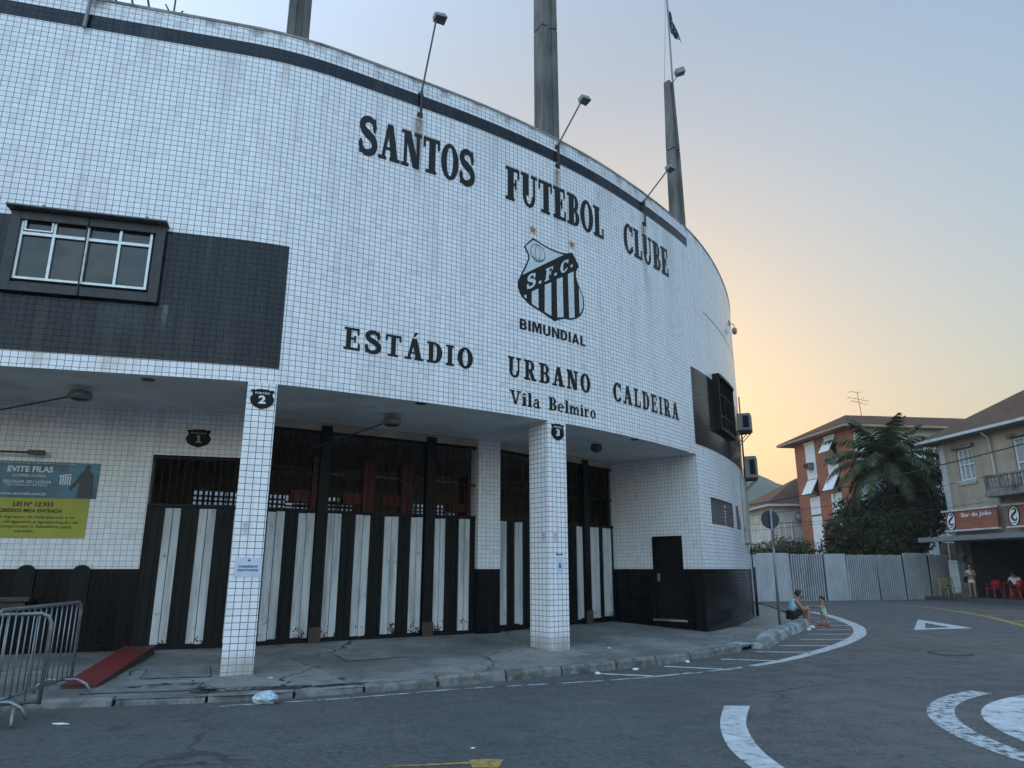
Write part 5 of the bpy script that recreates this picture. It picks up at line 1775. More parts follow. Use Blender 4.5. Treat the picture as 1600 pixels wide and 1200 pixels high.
# brick apartment block: local x along the window side (away from the street), y = to the right (inside)
BC = (22.6, 47.05)
BH = math.atan2(54.1 - 47.05, 21.7 - 22.6)
FB = frame(BC, BH) @ Matrix.Scale(-1, 4, (0, 1, 0))     # y now points into the block
brick = thing('apartment_block', 'three-storey orange brick apartment block with white tilted shutters and brown roof', 'building', (*BC, 0))
def brick_mat():
    k = NT('orange_brickwork')
    uv = k.coord('UV')
    b = k.n('TexBrick'); b.inputs['Color1'].default_value = (.36, .115, .05, 1); b.inputs['Color2'].default_value = (.27, .08, .04, 1); b.inputs['Mortar'].default_value = (.22, .13, .09, 1)
    b.inputs['Scale'].default_value = 1; b.inputs['Brick Width'].default_value = .24; b.inputs['Row Height'].default_value = .08; b.inputs['Mortar Size'].default_value = .008
    k.l(uv, b.inputs['Vector'])
    n = k.noise(uv, .7, 5, .65)
    k.color(k.mix(k.ramp(n, .4, .75, 0, .5), b.outputs['Color'], (.16, .065, .045))); k.set(.85); k.bump(b.outputs['Fac'], -.3, .01); return k.m
m_brick = brick_mat()
m_offwhite = plain('offwhite_render', (.50, .50, .48), .85, var=.15, scale=1.5, dirt=(.28, .27, .25), dirt_amt=.5)
m_cream = plain('cream_render', (.46, .42, .36), .85, var=.2, scale=1.2, dirt=(.22, .2, .17), dirt_amt=.5)
m_shutter = plain('white_shutter_paint', (.62, .63, .63), .6, var=.1, scale=3)
BW, BD, BZ = 7.1, 16.0, 10.75
mb = MB(); mb.M = FB
def uvq(m, a, b, c, d, u0, u1, v0, v1): m.quad(a, b, c, d, [(u0, v0), (u1, v0), (u1, v1), (u0, v1)])
uvq(mb, (0, 0, 0), (BW, 0, 0), (BW, 0, BZ), (0, 0, BZ), 0, BW, 0, BZ)
uvq(mb, (BW, 0, 0), (BW, BD, 0), (BW, BD, BZ), (BW, 0, BZ), 0, BD, 0, BZ)
uvq(mb, (0, 0, 0), (0, .35, 0), (0, .35, BZ), (0, 0, BZ), 0, .35, 0, BZ)
uvq(mb, (0, BD, 0), (BW, BD, 0), (BW, BD, BZ), (0, BD, BZ), 0, BW, 0, BZ)
mb.build('brick_wall', m_brick, brick)
mb = MB(); mb.M = FB; mb.quad((0, .35, 0), (0, BD, 0), (0, BD, BZ), (0, .35, BZ))
mb.build('white_wall', m_offwhite, brick)
for i in range(4):
    for j in range(3):
        m = MB(); m.M = FB
        y0, z0_ = 1.6 + i * 3.7, 2.0 + j * 3.1
        m.span((-.05, y0, z0_), (-.004, y0 + 1.5, z0_ + 1.3))
        w = m.build('window', m_alu, brick)
        m = MB(); m.M = FB; m.span((-.058, y0 + .08, z0_ + .08), (-.051, y0 + .72, z0_ + 1.22)); m.span((-.058, y0 + .78, z0_ + .08), (-.051, y0 + 1.42, z0_ + 1.22)); m.build('pane', m_glass2, w)
def shutter(x0, x1, zt_, drop, out, name='shutter'):
    m = MB(); m.M = FB
    m.add([(x0, -.03, zt_), (x1, -.03, zt_), (x1, -out, zt_ - drop), (x0, -out, zt_ - drop), (x0, -.07, zt_ + .02), (x1, -.07, zt_ + .02), (x1, -out - .04, zt_ - drop + .02), (x0, -out - .04, zt_ - drop + .02)],
          [(0, 1, 2, 3), (4, 7, 6, 5), (0, 4, 5, 1), (1, 5, 6, 2), (2, 6, 7, 3), (3, 7, 4, 0)])
    m.build(name, m_shutter, brick)
for x0, x1 in ((4.28, 5.58), (1.55, 2.80)):
    upper = x0 < 3
    for za, zb_ in ((7.9, 9.12 if upper else 10.45), (5.35, 6.60), (2.6, 5.22)):
        m = MB(); m.M = FB; m.span((x0, -.03, za), (x1, .02, zb_)); m.build('window_panel', m_shutter, brick)
    m = MB(); m.M = FB; m.span((x0 - .04, -.10, 10.46), (x1 + .04, .02, 10.62)); m.build('window_head', m_shutter, brick)
    for za, zb_ in (((9.13, 10.44),) if upper else ()) + ((6.62, 7.88), (5.23, 5.34)):
        m = MB(); m.M = FB; m.span((x0 + .03, -.02, za), (x1 - .03, -.004, zb_)); m.build('window', m_glass2, brick)
shutter(4.28, 5.58, 7.82, 1.05, .62); shutter(1.55, 2.80, 7.82, 1.05, .62); shutter(1.55, 2.80, 10.42, 1.0, .62)
for x0, lab in ((4.55, 'small window air conditioner in the left white panel of the brick block'), (1.72, 'small window air conditioner under the open upper shutter of the brick block')):
    m = MB(); m.M = FB; m.span((x0, -.45, 8.62), (x0 + .75, -.034, 9.06))
    o = m.build('air_conditioner', m_ac, loc=tuple(FB @ Vector((x0 + .37, -.2, 8.62))))
    m = MB(); m.M = FB; m.span((x0 + .06, -.458, 8.68), (x0 + .69, -.451, 9.0)); m.build('vent_grille', m_steel_dark, o)
    tag(o, lab, 'air conditioner', 'window air conditioners on the brick block')
mb = MB(); mb.M = FB; mb.span((-.75, -.75, BZ), (BW + 1.3, BD + .7, BZ + .16)); mb.build('eaves', plain('tan_eaves_board', (.36, .25, .17), .8, var=.2), brick)
mb = MB(); mb.M = FB @ Matrix.Rotation(R(90), 4, 'Z') @ Matrix.Scale(-1, 4, (0, 1, 0)) if False else FB
# ridge runs along y (to the right)
def hip_y(m, x0, x1, y0, y1, z0, z1, inset):
    r0, r1 = ((x0 + x1) / 2, y0 + inset, z1), ((x0 + x1) / 2, y1 - inset, z1)
    c = [(x0, y0, z0), (x1, y0, z0), (x1, y1, z0), (x0, y1, z0)]
    w = x1 - x0; s = math.hypot(w / 2, z1 - z0)
    m.add([c[3], c[0], r0, r1], [(0, 1, 2, 3)], [(y1, 0), (y0, 0), (y0 + inset, s), (y1 - inset, s)])
    m.add([c[1], c[2], r1, r0], [(0, 1, 2, 3)], [(y0, 0), (y1, 0), (y1 - inset, s), (y0 + inset, s)])
    m.add([c[0], c[1], r0], [(0, 1, 2)], [(0, 0), (w, 0), (w / 2, s)])
    m.add([c[2], c[3], r1], [(0, 1, 2)], [(0, 0), (w, 0), (w / 2, s)])
hip_y(mb, -.78, BW + 1.33, -.78, BD + .73, BZ + .165, 12.5, 3.2)
mb.build('roof', m_roof1, brick)
# aerial on the ridge
ap = tuple(FB @ Vector((2.6, 2.9, 12.2)))
mb = MB()
x, y, z = ap
mb.tube([(x, y, z - .4), (x - .12, y, z + 1.75)], .02, 6)
for dz, l in ((1.0, .55), (1.25, .75), (1.7, .6)):
    a = 1 if dz > 1.5 else 0
    mb.tube([(x - .08 - l, y, z + dz + .12 + a * .0), (x - .08 + l * (.9 - a * .9), y - .1, z + dz - .2 * (1 - a))], .014, 5)
    for k in range(3):
        q = -l + k * l * .7
        mb.tube([(x - .08 + q, y - .22, z + dz + .05), (x - .08 + q, y + .22, z + dz + .05)], .010, 4)
tag(mb.build('aerial', m_lampdark, loc=(x, y, z)), 'crooked television aerial on the roof of the brick block', 'aerial')

# pale house further left
HC = (20.0, 55.2)
house = thing('house', 'pale two-storey house with brown hipped roof behind the hoarding', 'house', (*HC, 0))
mb = MB(); mb.span((HC[0], HC[1], 0), (HC[0] + 9, HC[1] + 9, 6.2)); mb.build('wall', m_cream, house)
mb = MB(); mb.span((HC[0] - .55, HC[1] - .55, 6.201), (HC[0] + 9.5, HC[1] + 9.5, 6.38)); mb.build('eaves', m_offwhite, house)
mb = MB(); hip_roof(mb, HC[0] - .6, HC[0] + 9.55, HC[1] - .6, HC[1] + 9.55, 6.385, 8.9, 4.4); mb.build('roof', m_roof2, house)
for (x0, x1, z0_, z1_) in ((.35, 1.35, 3.6, 5.1), (2.2, 3.0, 4.0, 5.2)):
    window_cols(Matrix.Translation((HC[0], HC[1], 0)), house, x0, x1, z0_, z1_, 2, 1, m_shutter, m_glass2)
FHL = Matrix.Translation((HC[0], HC[1], 0)) @ Matrix.Rotation(R(90), 4, 'Z') @ Matrix.Scale(-1, 4, (0, 1, 0))
for x0 in (1.2, 4.4):
    window_cols(FHL, house, x0, x0 + 1.5, 3.4, 5.0, 2, 1, m_shutter, m_glass2)
mb = MB(); mb.M = Matrix.Translation((HC[0] + 2.0, HC[1] - .3, 5.45)) @ Matrix.Rotation(R(70), 4, 'X'); mb.lathe([(.05, .1), (.3, .05), (.42, -.03)], 16)
o = mb.build('satellite_dish', m_lampgrey, loc=(HC[0] + 2.0, HC[1] - .02, 5.3), smooth=True); tag(o, 'small satellite dish on the pale house', 'satellite dish')

# bar building on the right
BA, BB = (23.0, 38.2), (24.2, 30.0)
BRH = math.atan2(BB[1] - BA[1], BB[0] - BA[0])
FR = frame(BA, BRH)
bar = thing('bar_building', 'old two-storey tan corner building with a bar below and a tiled roof', 'building', (*BA, 0), BRH)
m_tan = plain('tan_weathered_render', (.37, .29, .215), .9, var=.2, scale=1.3, bump=.2, dirt=(.15, .12, .095), dirt_amt=.6, stretch=(1, 1, .5))
m_grime = plain('mouldy_concrete', (.20, .185, .165), .9, var=.4, scale=3, bump=.4, dirt=(.03, .028, .026), dirt_amt=.9)
mb = MB(); mb.M = FR
UW = [(1.38, 2.44, 5.93, 7.55), (4.95, 6.15, 5.2, 7.55)]
def lw(m, u0, u1, z0, z1, y, holes):
    us = sorted({u0, u1} | {x for hh in holes for x in hh[:2]}); zs = sorted({z0, z1} | {x for hh in holes for x in hh[2:]})
    for a, b in zip(us, us[1:]):
        for c, d in zip(zs, zs[1:]):
            if not any(hh[0] < (a + b) / 2 < hh[1] and hh[2] < (c + d) / 2 < hh[3] for hh in holes):
                m.quad((a, y, c), (b, y, c), (b, y, d), (a, y, d))
lw(mb, .3, 16, 2.9, 8.05, 0, UW)
mb.quad((.3, 0, 2.9), (.3, 9, 2.9), (.3, 9, 8.05), (.3, 0, 8.05)); mb.quad((.3, 9, 0), (16, 9, 0), (16, 9, 8.05), (.3, 9, 8.05)); mb.quad((16, 0, 0), (16, 9, 0), (16, 9, 8.05), (16, 0, 8.05))
for a, b, c, d in UW:
    mb.quad((a, 0, c), (a, .2, c), (a, .2, d), (a, 0, d)); mb.quad((b, 0, c), (b, .2, c), (b, .2, d), (b, 0, d)); mb.quad((a, 0, d), (b, 0, d), (b, .2, d), (a, .2, d)); mb.quad((a, 0, c), (b, 0, c), (b, .2, c), (a, .2, c))
mb.build('wall', m_tan, bar)
mb = MB(); mb.M = FR; mb.span((.25, -.06, 3.0), (.60, .3, 8.0)); mb.build('corner_pilaster', m_offwhite, bar)
for a, b, c, d in UW:
    w = window_cols(FR, bar, a + .02, b - .02, c + .02, d - .02, 3 if a < 3 else 2, 2, m_shutter, plain('pale_louvre', (.30, .31, .32), .6), .12, .07)
    m = MB(); m.M = FR; m.span((a - .14, -.12, c - .10), (b + .14, .1, c - .002)); m.span((a - .05, -.07, c - .2), (b + .05, -.004, c - .103)); m.build('sill', m_offwhite, w)
    m = MB(); m.M = FR; m.span((a - .2, -.16, d + .04), (b + .2, -.004, d + .2)); m.build('window_hood', m_grime, w)
# roof with deep eaves
mb = MB(); mb.M = FR; mb.span((-.5, -.65, 8.06), (16.6, 9.6, 8.14)); mb.build('eaves', m_grime, bar)
mb = MB(); mb.M = FR; mb.span((-.62, -.78, 8.10), (16.7, -.66, 8.24)); mb.span((-.62, -.655, 8.145), (-.51, 9.7, 8.24)); mb.build('gutter', m_offwhite, bar)
mb = MB(); mb.M = FR; hip_roof(mb, -.58, 16.6, -.74, 9.7, 8.245, 11.4, 5.2); mb.build('roof', m_roof2, bar)
mb = MB(); mb.M = FR; mb.tube([(3.75, -.5, 8.06), (3.72, -.12, 7.8), (3.75, -.08, 6.1), (3.75, -.08, 4.6)], .05, 8); mb.build('drainpipe', m_offwhite, bar, smooth=True)
# balcony
mb = MB(); mb.M = FR; mb.span((3.9, -1.0, 4.85), (8.6, -.002, 5.02)); mb.span((3.95, -.95, 5.021), (8.55, -.83, 5.2)); mb.span((3.92, -.97, 5.78), (8.58, -.80, 5.90)); mb.span((3.9, -.8, 5.79), (4.05, -.002, 5.89))
for i in range(7): mb.span((3.95 + i * .75, -.955, 5.2), (4.07 + i * .75, -.825, 5.78))
for k in range(5): mb.span((4.3 + k * .0, -.8 + k * .16, 4.6), (4.42, -.7 + k * .16, 4.85)) if k == 2 else None
bal = mb.build('balcony', m_grime, bar, bevel=.02)
mb = MB(); mb.M = FR
for i in range(24):
    x = 4.15 + i * .185
    if any(abs(x - (4.01 + q * .75)) < .1 for q in range(7)): continue
    mb.lathe([(.045, 5.2), (.05, 5.3), (.03, 5.38), (.055, 5.52), (.03, 5.66), (.045, 5.78)], 8, (x, -.89, 0))
mb.build('balusters', m_grime, bal, smooth=True)
# ground floor: pillar, recess, awning
for x0 in (.36, 8.4):
    mb = MB(); mb.M = FR; mb.span((x0, -.05, 0), (x0 + .45, .45, 2.9)); mb.build('pillar', m_grime, bar)
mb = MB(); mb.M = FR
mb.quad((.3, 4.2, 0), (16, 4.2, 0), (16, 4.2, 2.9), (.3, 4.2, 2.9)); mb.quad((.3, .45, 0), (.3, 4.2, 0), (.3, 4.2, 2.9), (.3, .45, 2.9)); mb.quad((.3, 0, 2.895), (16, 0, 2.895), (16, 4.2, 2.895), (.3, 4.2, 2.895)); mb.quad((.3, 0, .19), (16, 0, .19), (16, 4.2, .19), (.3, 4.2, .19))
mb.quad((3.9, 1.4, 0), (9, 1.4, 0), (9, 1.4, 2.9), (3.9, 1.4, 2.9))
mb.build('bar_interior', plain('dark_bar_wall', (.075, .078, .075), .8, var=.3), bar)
mb = MB(); mb.M = FR; mb.span((.2, -1.55, 2.92), (13, -.06, 3.10)); mb.span((-.35, -1.56, 2.90), (13, -1.45, 3.13)) ; mb.span((-.35, -1.449, 2.93), (.19, -.06, 3.09)); mb.build('awning', plain('grey_awning_slab', (.20, .205, .21), .8, var=.25, dirt=(.1, .1, .1), dirt_amt=.4), bar)
# sign boards
def swan(m, fn):
    # black emblem: curved bird shape inside the oval
    pts = _spline([(-.10, .30), (.06, .34), (.12, .22), (.0, .10), (-.12, -.02), (-.06, -.16), (.10, -.20), (.16, -.08)], 4)
    ws = [.05 + .07 * math.sin(math.pi * i / (len(pts) - 1)) for i in range(len(pts))]
    for i, p in enumerate(_ribbon(pts, ws)): m.add([fn(q[0], q[1], .001 * (i % 3)) for q in p], [(0, 1, 2, 3)])
    for i, p in enumerate(_ribbon([(-.16, -.28), (0, -.33), (.16, -.27)], [.03, .05, .03])): m.add([fn(q[0], q[1], 0) for q in p], [(0, 1, 2, 3)])
m_signred = plain('rusty_orange_sign_board', (.27, .085, .042), .6, var=.2, scale=3, dirt=(.16, .05, .03), dirt_amt=.4)
def sign_board(x0, x1, text, label):
    F = FR @ Matrix.Translation((0, -.42, 3.42)) @ Matrix.Rotation(R(-6), 4, 'X')
    loc = tuple(F @ Vector(((x0 + x1) / 2, 0, 0)))
    m = MB(); m.M = F; m.span((x0, 0, .06), (x1, .08, 1.0))
    o = m.build('bar_sign', m_signred, loc=loc); tag(o, label, 'sign', 'orange bar sign boards')
    m = MB(); m.M = F; m.span((x0 - .25, -.06, 1.0), (x1 + .1, .14, 1.09)); m.span((x0 - .05, -.05, -.02), (x1 + .1, .12, .06)); m.build('trim', m_offwhite, o)
    m = MB(); m.M = F @ Matrix.Translation((x0 + .38, -.012, .52)); e = [(.33 * math.cos(a), 0, .50 * math.sin(a)) for a in [2 * math.pi * i / 28 for i in range(28)]]
    m.prism(e, (0, .011, 0)); em = m.build('emblem', m_steel_dark, o)
    m = MB(); m.M = F @ Matrix.Translation((x0 + .38, -.016, .52)); m.add([(.27 * math.cos(a), 0, .43 * math.sin(a)) for a in [2 * math.pi * i / 28 for i in range(28)]], [tuple(range(28))]); m.build('emblem_field', m_signwhite, em)
    m = MB(); FE = F @ Matrix.Translation((x0 + .38, -.02, .52)); swan(m, lambda x, y, d: tuple(FE @ Vector((x, -d, y)))); m.build('emblem_bird', m_letter, em)
    if text:
        m = MB(); put_text(m, text, x0 + 1.1, x1 - .35, .62, .88, lambda x, y: tuple(F @ Vector((x, -.006, y))), .012)
        m.build('sign_lettering', m_signwhite, o)
        m = MB(); m.M = F; m.span((x0 + .75, -.004, .50), (x1 - .05, -.001, .515)); m.span((x0 + 1.9, -.004, .28), (x1 - .9, -.001, .31)); m.build('sign_line', plain('dark_red_line', (.12, .03, .02), .6), o)
sign_board(.38, 3.75, 'Bar do João', 'orange sign board reading Bar do João with an oval bird emblem')
sign_board(4.35, 7.7, None, 'second orange sign board with an oval bird emblem below the balcony')
# bar pavement
mb = MB()
PV = [(20.9, 41.5), (21.6, 40.2), (22.05, 37.5), (22.9, 33.0), (24.2, 25.0), (45, 25), (45, 45), (21, 45)]
top = [(x, y, .17) for x, y in PV]; bot = [(x, y, -.05) for x, y in PV]
mb.add(bot + top, [tuple(range(8, 16))] + [(i, (i + 1) % 8, 8 + (i + 1) % 8, 8 + i) for i in range(8)])
tag(mb.build('far_pavement', plain('dark_pavement', (.085, .083, .08), .85, var=.3, scale=2)), kind='structure')

# plastic furniture
m_yplast = plain('yellow_slatted_chair_paint', (.50, .40, .10), .5, var=.15)
m_rplast = plain('red_plastic', (.42, .018, .022), .4, var=.12)
def slat_chair(loc, rz, label):
    o = thing('chair', label, 'chair', loc, rz, 'yellow slatted chairs')
    F = frame(loc[:2], rz, loc[2])
    for x in (-.21, .21):
        m = MB(); m.M = F; m.tube([(x, .22, 0), (x * .98, .20, .45)], .02, 6); m.build('leg', m_yplast, o)
        m = MB(); m.M = F; m.tube([(x, -.24, 0), (x, -.2, .45), (x, -.27, .92)], .02, 6); m.build('leg', m_yplast, o)
    m = MB(); m.M = F
    for i in range(5): m.span((-.21, -.2 + i * .09, .44), (.21, -.13 + i * .09, .465))
    m.build('seat', m_yplast, o)
    m = MB(); m.M = F
    for i in range(4): m.span((-.2, -.275 + .012 * (3 - i), .60 + i * .09), (.2, -.255 + .012 * (3 - i), .655 + i * .09))
    m.build('backrest', m_yplast, o)
    return o
slat_chair((22.55, 38.35, .17), R(205), 'yellow slatted chair against the end of the corrugated hoarding')
slat_chair((23.15, 38.75, .17), R(190), 'yellow slatted chair partly hidden between the bar pillar and the standing woman')
def plastic_chair(loc, rz, label):
    o = thing('chair', label, 'chair', loc, rz, 'red plastic chairs')
    F = frame(loc[:2], rz, loc[2])
    for x in (-.22, .22):
        for y in (-.22, .22):
            m = MB(); m.M = F; m.tube([(x * 1.1, y * 1.1, 0), (x * .9, y * .9, .44)], [.028, .022], 6); m.build('leg', m_rplast, o)
    m = MB(); m.M = F; m.span((-.23, -.22, .42), (.23, .23, .45)); m.build('seat', m_rplast, o, bevel=.012)
    m = MB(); m.M = F
    m.add([(.24 * math.cos(a) * (1 if z < .7 else .93), -.08 - .2 * math.sin(a) - (z - .45) * .15, z) for z in (.46, .66, .84) for a in [math.pi * i / 8 for i in range(9)]], [(j * 9 + i, j * 9 + i + 1, (j + 1) * 9 + i + 1, (j + 1) * 9 + i) for j in range(2) for i in range(8)])
    b = m.build('backrest', m_rplast, o, smooth=True); sd = b.modifiers.new('thick', 'SOLIDIFY'); sd.thickness = .015
    for x in (-.25, .25):
        m = MB(); m.M = F; m.tube([(x, -.12, .66), (x, .16, .65), (x * .95, .2, .45)], .02, 6); m.build('armrest', m_rplast, o)
    return o
plastic_chair((23.55, 36.1, .19), R(100), 'red plastic chair in the bar nearest the standing woman')
plastic_chair((23.75, 34.75, .19), R(30), 'red plastic chair under the seated customer in white')
tb = thing('table', 'red plastic bar table between the red chairs', 'table', (24.15, 35.45, .19), R(10))
FT = frame((24.15, 35.45), R(10), .19)
mb = MB(); mb.M = FT; mb.span((-.36, -.36, .70), (.36, .36, .735)); mb.build('tabletop', m_rplast, tb, bevel=.012)
for x in (-.3, .3):
    for y in (-.3, .3):
        m = MB(); m.M = FT; m.tube([(x * 1.1, y * 1.1, 0), (x, y, .69)], .024, 6); m.build('leg', m_rplast, tb)
tag(mb and crumple((24.1, 35.4, .925), (.12, .1, .06), m_scrap, 'small white napkin heap on the red bar table', 'napkin', 'napkin') or None) if False else None

# wires over the street
def wire(a, b, sag, r, label):
    n = 18
    P = [(lerp(a[0], b[0], i / n), lerp(a[1], b[1], i / n), lerp(a[2], b[2], i / n) - sag * 4 * (i / n) * (1 - i / n)) for i in range(n + 1)]
    m = MB(); m.tube(P, r, 5)
    tag(m.build('cable', m_cable, loc=a), label, 'cable', 'overhead cables')
PO = (11.7, 40.0)
pole = thing('utility_pole', 'wooden utility pole carrying the cables behind the curved wall', 'utility pole', (*PO, 0))
mb = MB(); mb.tube([(*PO, -.2), (*PO, 7.6)], [.14, .10], 10); mb.build('post', m_bark, pole, smooth=True)
mb = MB(); mb.span((PO[0] - .8, PO[1] - .06, 6.9), (PO[0] + .8, PO[1] + .06, 7.02)); mb.build('crossarm', m_bark, pole)
wire((PO[0], PO[1] - .11, 4.75), tuple(FR @ Vector((10.0, -.02, 7.45))), .30, .026, 'thick black cable rising over the hoarding to the bar facade')
wire((PO[0], PO[1] - .11, 4.3), tuple(FR @ Vector((4.6, -.98, 5.84))), .25, .011, 'thin cable reaching the balcony rail')
wire((PO[0], PO[1] - .11, 3.9), tuple(FR @ Vector((3.0, -.02, 4.75))), .25, .011, 'thin cable reaching the wall just above the bar sign')
wire((PO[0], PO[1] - .11, 3.5), tuple(FR @ Vector((.4, -.07, 4.9))), .2, .010, 'lowest thin cable, reaching the white corner pilaster')

# ------------------------------------------------------------------ vegetation
def leaf_mat(name, a, b, c):
    k = NT(name)
    g = k.n('NewGeometry')
    cr = k.n('ValToRGB')
    cr.color_ramp.elements[0].color = (*a, 1); cr.color_ramp.elements[1].color = (*c, 1)
    e = cr.color_ramp.elements.new(.5); e.color = (*b, 1)
    k.l(g.outputs['Random Per Island'], cr.inputs[0])
    k.color(cr.outputs[0]); k.set(.7, spec=.2)
    k.b.inputs['Transmission Weight'].default_value = 0
    return k.m
m_leaf = leaf_mat('dark_evergreen_leaves', (.012, .019, .007), (.027, .037, .012), (.058, .066, .022))
m_leaf2 = leaf_mat('olive_leaves', (.035, .042, .018), (.065, .07, .03), (.12, .105, .055))
m_frond = leaf_mat('palm_leaflets', (.017, .029, .009), (.034, .048, .015), (.072, .080, .032))
def crown_mesh(blobs, n, size, rnd):
    m = MB()
    tot = sum(b[3] * b[4] * b[5] for b in blobs)
    for b in blobs:
        k = int(n * b[3] * b[4] * b[5] / tot)
        for _ in range(k):
            while True:
                d = Vector((rnd.uniform(-1, 1), rnd.uniform(-1, 1), rnd.uniform(-1, 1)))
                if .05 < d.length < 1: break
            d.normalize()
            q = rnd.random() ** .35
            nz = noise.noise(d * 2.2 + Vector(b[:3])) * .35
            p = Vector((b[0] + d.x * b[3] * (q + nz), b[1] + d.y * b[4] * (q + nz), b[2] + d.z * b[5] * (q + nz)))
            s = size * rnd.uniform(.6, 1.5)
            ax = (d + Vector((rnd.uniform(-1, 1), rnd.uniform(-1, 1), rnd.uniform(-.6, 1.2)))).normalized()
            t = ax.orthogonal().normalized(); u_ = ax.cross(t)
            ang = rnd.uniform(0, 6.28); t, u_ = t * math.cos(ang) + u_ * math.sin(ang), u_ * math.cos(ang) - t * math.sin(ang)
            m.add([p - t * s, p + u_ * s * .45 - ax * s * .1, p + t * s, p - u_ * s * .45 - ax * s * .1], [(0, 1, 2, 3)])
    return m
def tree(name, label, base, blobs, n, size, mat, tr, group=None):
    rnd = random.Random(hash(label) % 1000 if False else sum(map(ord, label)))
    o = thing(name, label, 'tree' if 'tree' in name else 'shrub', base, 0, group)
    crown_mesh(blobs, n, size, rnd).build('crown', mat, o)
    m = MB()
    top = Vector((sum(b[0] for b in blobs) / len(blobs), sum(b[1] for b in blobs) / len(blobs), sum(b[2] for b in blobs) / len(blobs)))
    B = Vector(base)
    mid = B.lerp(top, .45) + Vector((.15, 0, 0))
    m.tube([B - Vector((0, 0, .1)), B.lerp(mid, .5), mid, top], [tr, tr * .8, tr * .65, tr * .25], 8)
    for b in blobs:
        m.tube([mid, mid.lerp(Vector(b[:3]), .6) + Vector((0, 0, .1)), Vector(b[:3])], [tr * .4, tr * .25, tr * .08], 6)
    m.build('trunk', m_bark, o, smooth=True)
    return o
tree('broadleaf_tree', 'dark bushy tree behind the hoarding, left of the palm', (19.4, 41.2, 0), [(19.1, 41.3, 3.6, 1.2, 1.2, 1.2), (19.9, 41.4, 4.7, 1.3, 1.2, 1.0), (18.6, 41.6, 2.7, 1.0, 1.0, 1.0), (20.4, 41.2, 3.4, 1.2, 1.2, 1.3)], 7000, .11, m_leaf, .16, 'trees behind the hoarding')
tree('broadleaf_tree', 'dark dense tree below the palm fronds', (21.7, 40.3, 0), [(20.9, 40.4, 4.1, 1.3, .9, 1.3), (22.2, 40.3, 4.2, 1.2, .9, 1.4), (21.4, 40.9, 5.2, 1.2, .9, .9), (21.0, 40.2, 2.7, 1.5, .8, 1.2)], 8000, .11, m_leaf, .2, 'trees behind the hoarding')
tree('broadleaf_tree', 'dark tree rising behind the white corner of the bar building', (23.9, 42.6, 0), [(22.6, 41.6, 3.0, 1.2, 1.0, 1.4), (23.6, 42.4, 5.6, 1.5, 1.3, 1.5), (24.4, 42.6, 6.9, 1.4, 1.3, 1.2), (23.4, 42.0, 3.9, 1.3, 1.2, 1.4), (24.9, 42.4, 5.0, 1.3, 1.2, 1.5), (23.1, 42.9, 6.4, 1.0, 1.0, 1.0)], 9000, .12, m_leaf, .2, 'trees behind the hoarding')
tree('shrub', 'sparse olive shrub behind the hoarding in front of the pale house', (16.4, 45.0, 0), [(15.5, 44.8, 2.5, 1.1, .9, .7), (16.9, 45, 2.7, 1.2, .9, .8), (18.0, 45.1, 2.6, .9, .8, .8), (14.6, 44.6, 2.2, .8, .8, .6)], 3200, .10, m_leaf2, .08)

palm = thing('palm_tree', 'tall palm with long drooping fronds behind the hoarding', 'tree', (21.9, 40.9, 0))
mb = MB(); mb.tube([(21.9, 40.9, -.1), (21.85, 40.9, 2.5), (21.7, 40.8, 5), (21.5, 40.66, 7.25)], [.24, .19, .16, .15], 10); mb.build('trunk', m_bark, palm, smooth=True)
mb = MB(); mb.tube([(21.5, 40.66, 7.1), (21.5, 40.66, 7.9)], [.15, .07], 8); mb.build('crownshaft', m_leaf, palm, smooth=True)
rp_ = random.Random(5)
NF = 40
for i in range(NF):
    az = i * 2.39996
    up = lerp(82, -25, (i / (NF - 1)) ** .9)
    L_ = rp_.uniform(3.3, 4.2) * (.85 if up > 60 else 1)
    m = MB()
    P = [Vector((21.5, 40.66, 7.45))]
    el = R(up)
    n = 12
    for k in range(n):
        e = el - R(95 if up < 60 else 55) * ((k / n) ** 1.5)
        P.append(P[-1] + Vector((math.cos(az) * math.cos(e), math.sin(az) * math.cos(e), math.sin(e))) * (L_ / n))
    m.tube(P, [.03 * (1 - .85 * q / n) for q in range(n + 1)], 5)
    side = Vector((-math.sin(az), math.cos(az), 0))
    for k in range(32):
        f = .10 + .9 * k / 32
        q = f * n; a = min(int(q), n - 1)
        p = P[a].lerp(P[a + 1], q - a)
        t = (P[a + 1] - P[a]).normalized()
        ll = .85 * math.sin(math.pi * (.12 + .83 * f)) * rp_.uniform(.85, 1.1)
        for sg in (-1, 1):
            d = (side * sg * .85 + t * .55 + Vector((0, 0, -.45 + rp_.uniform(-.15, .15)))).normalized()
            w = t * .042
            mid = p + d * ll * .55
            m.add([p - w, p + w, mid + w * 1.1, mid - w * 1.1, p + d * ll + Vector((0, 0, -.18 * ll))], [(0, 1, 2, 3), (3, 2, 4)])
    m.build('frond', m_frond, palm)

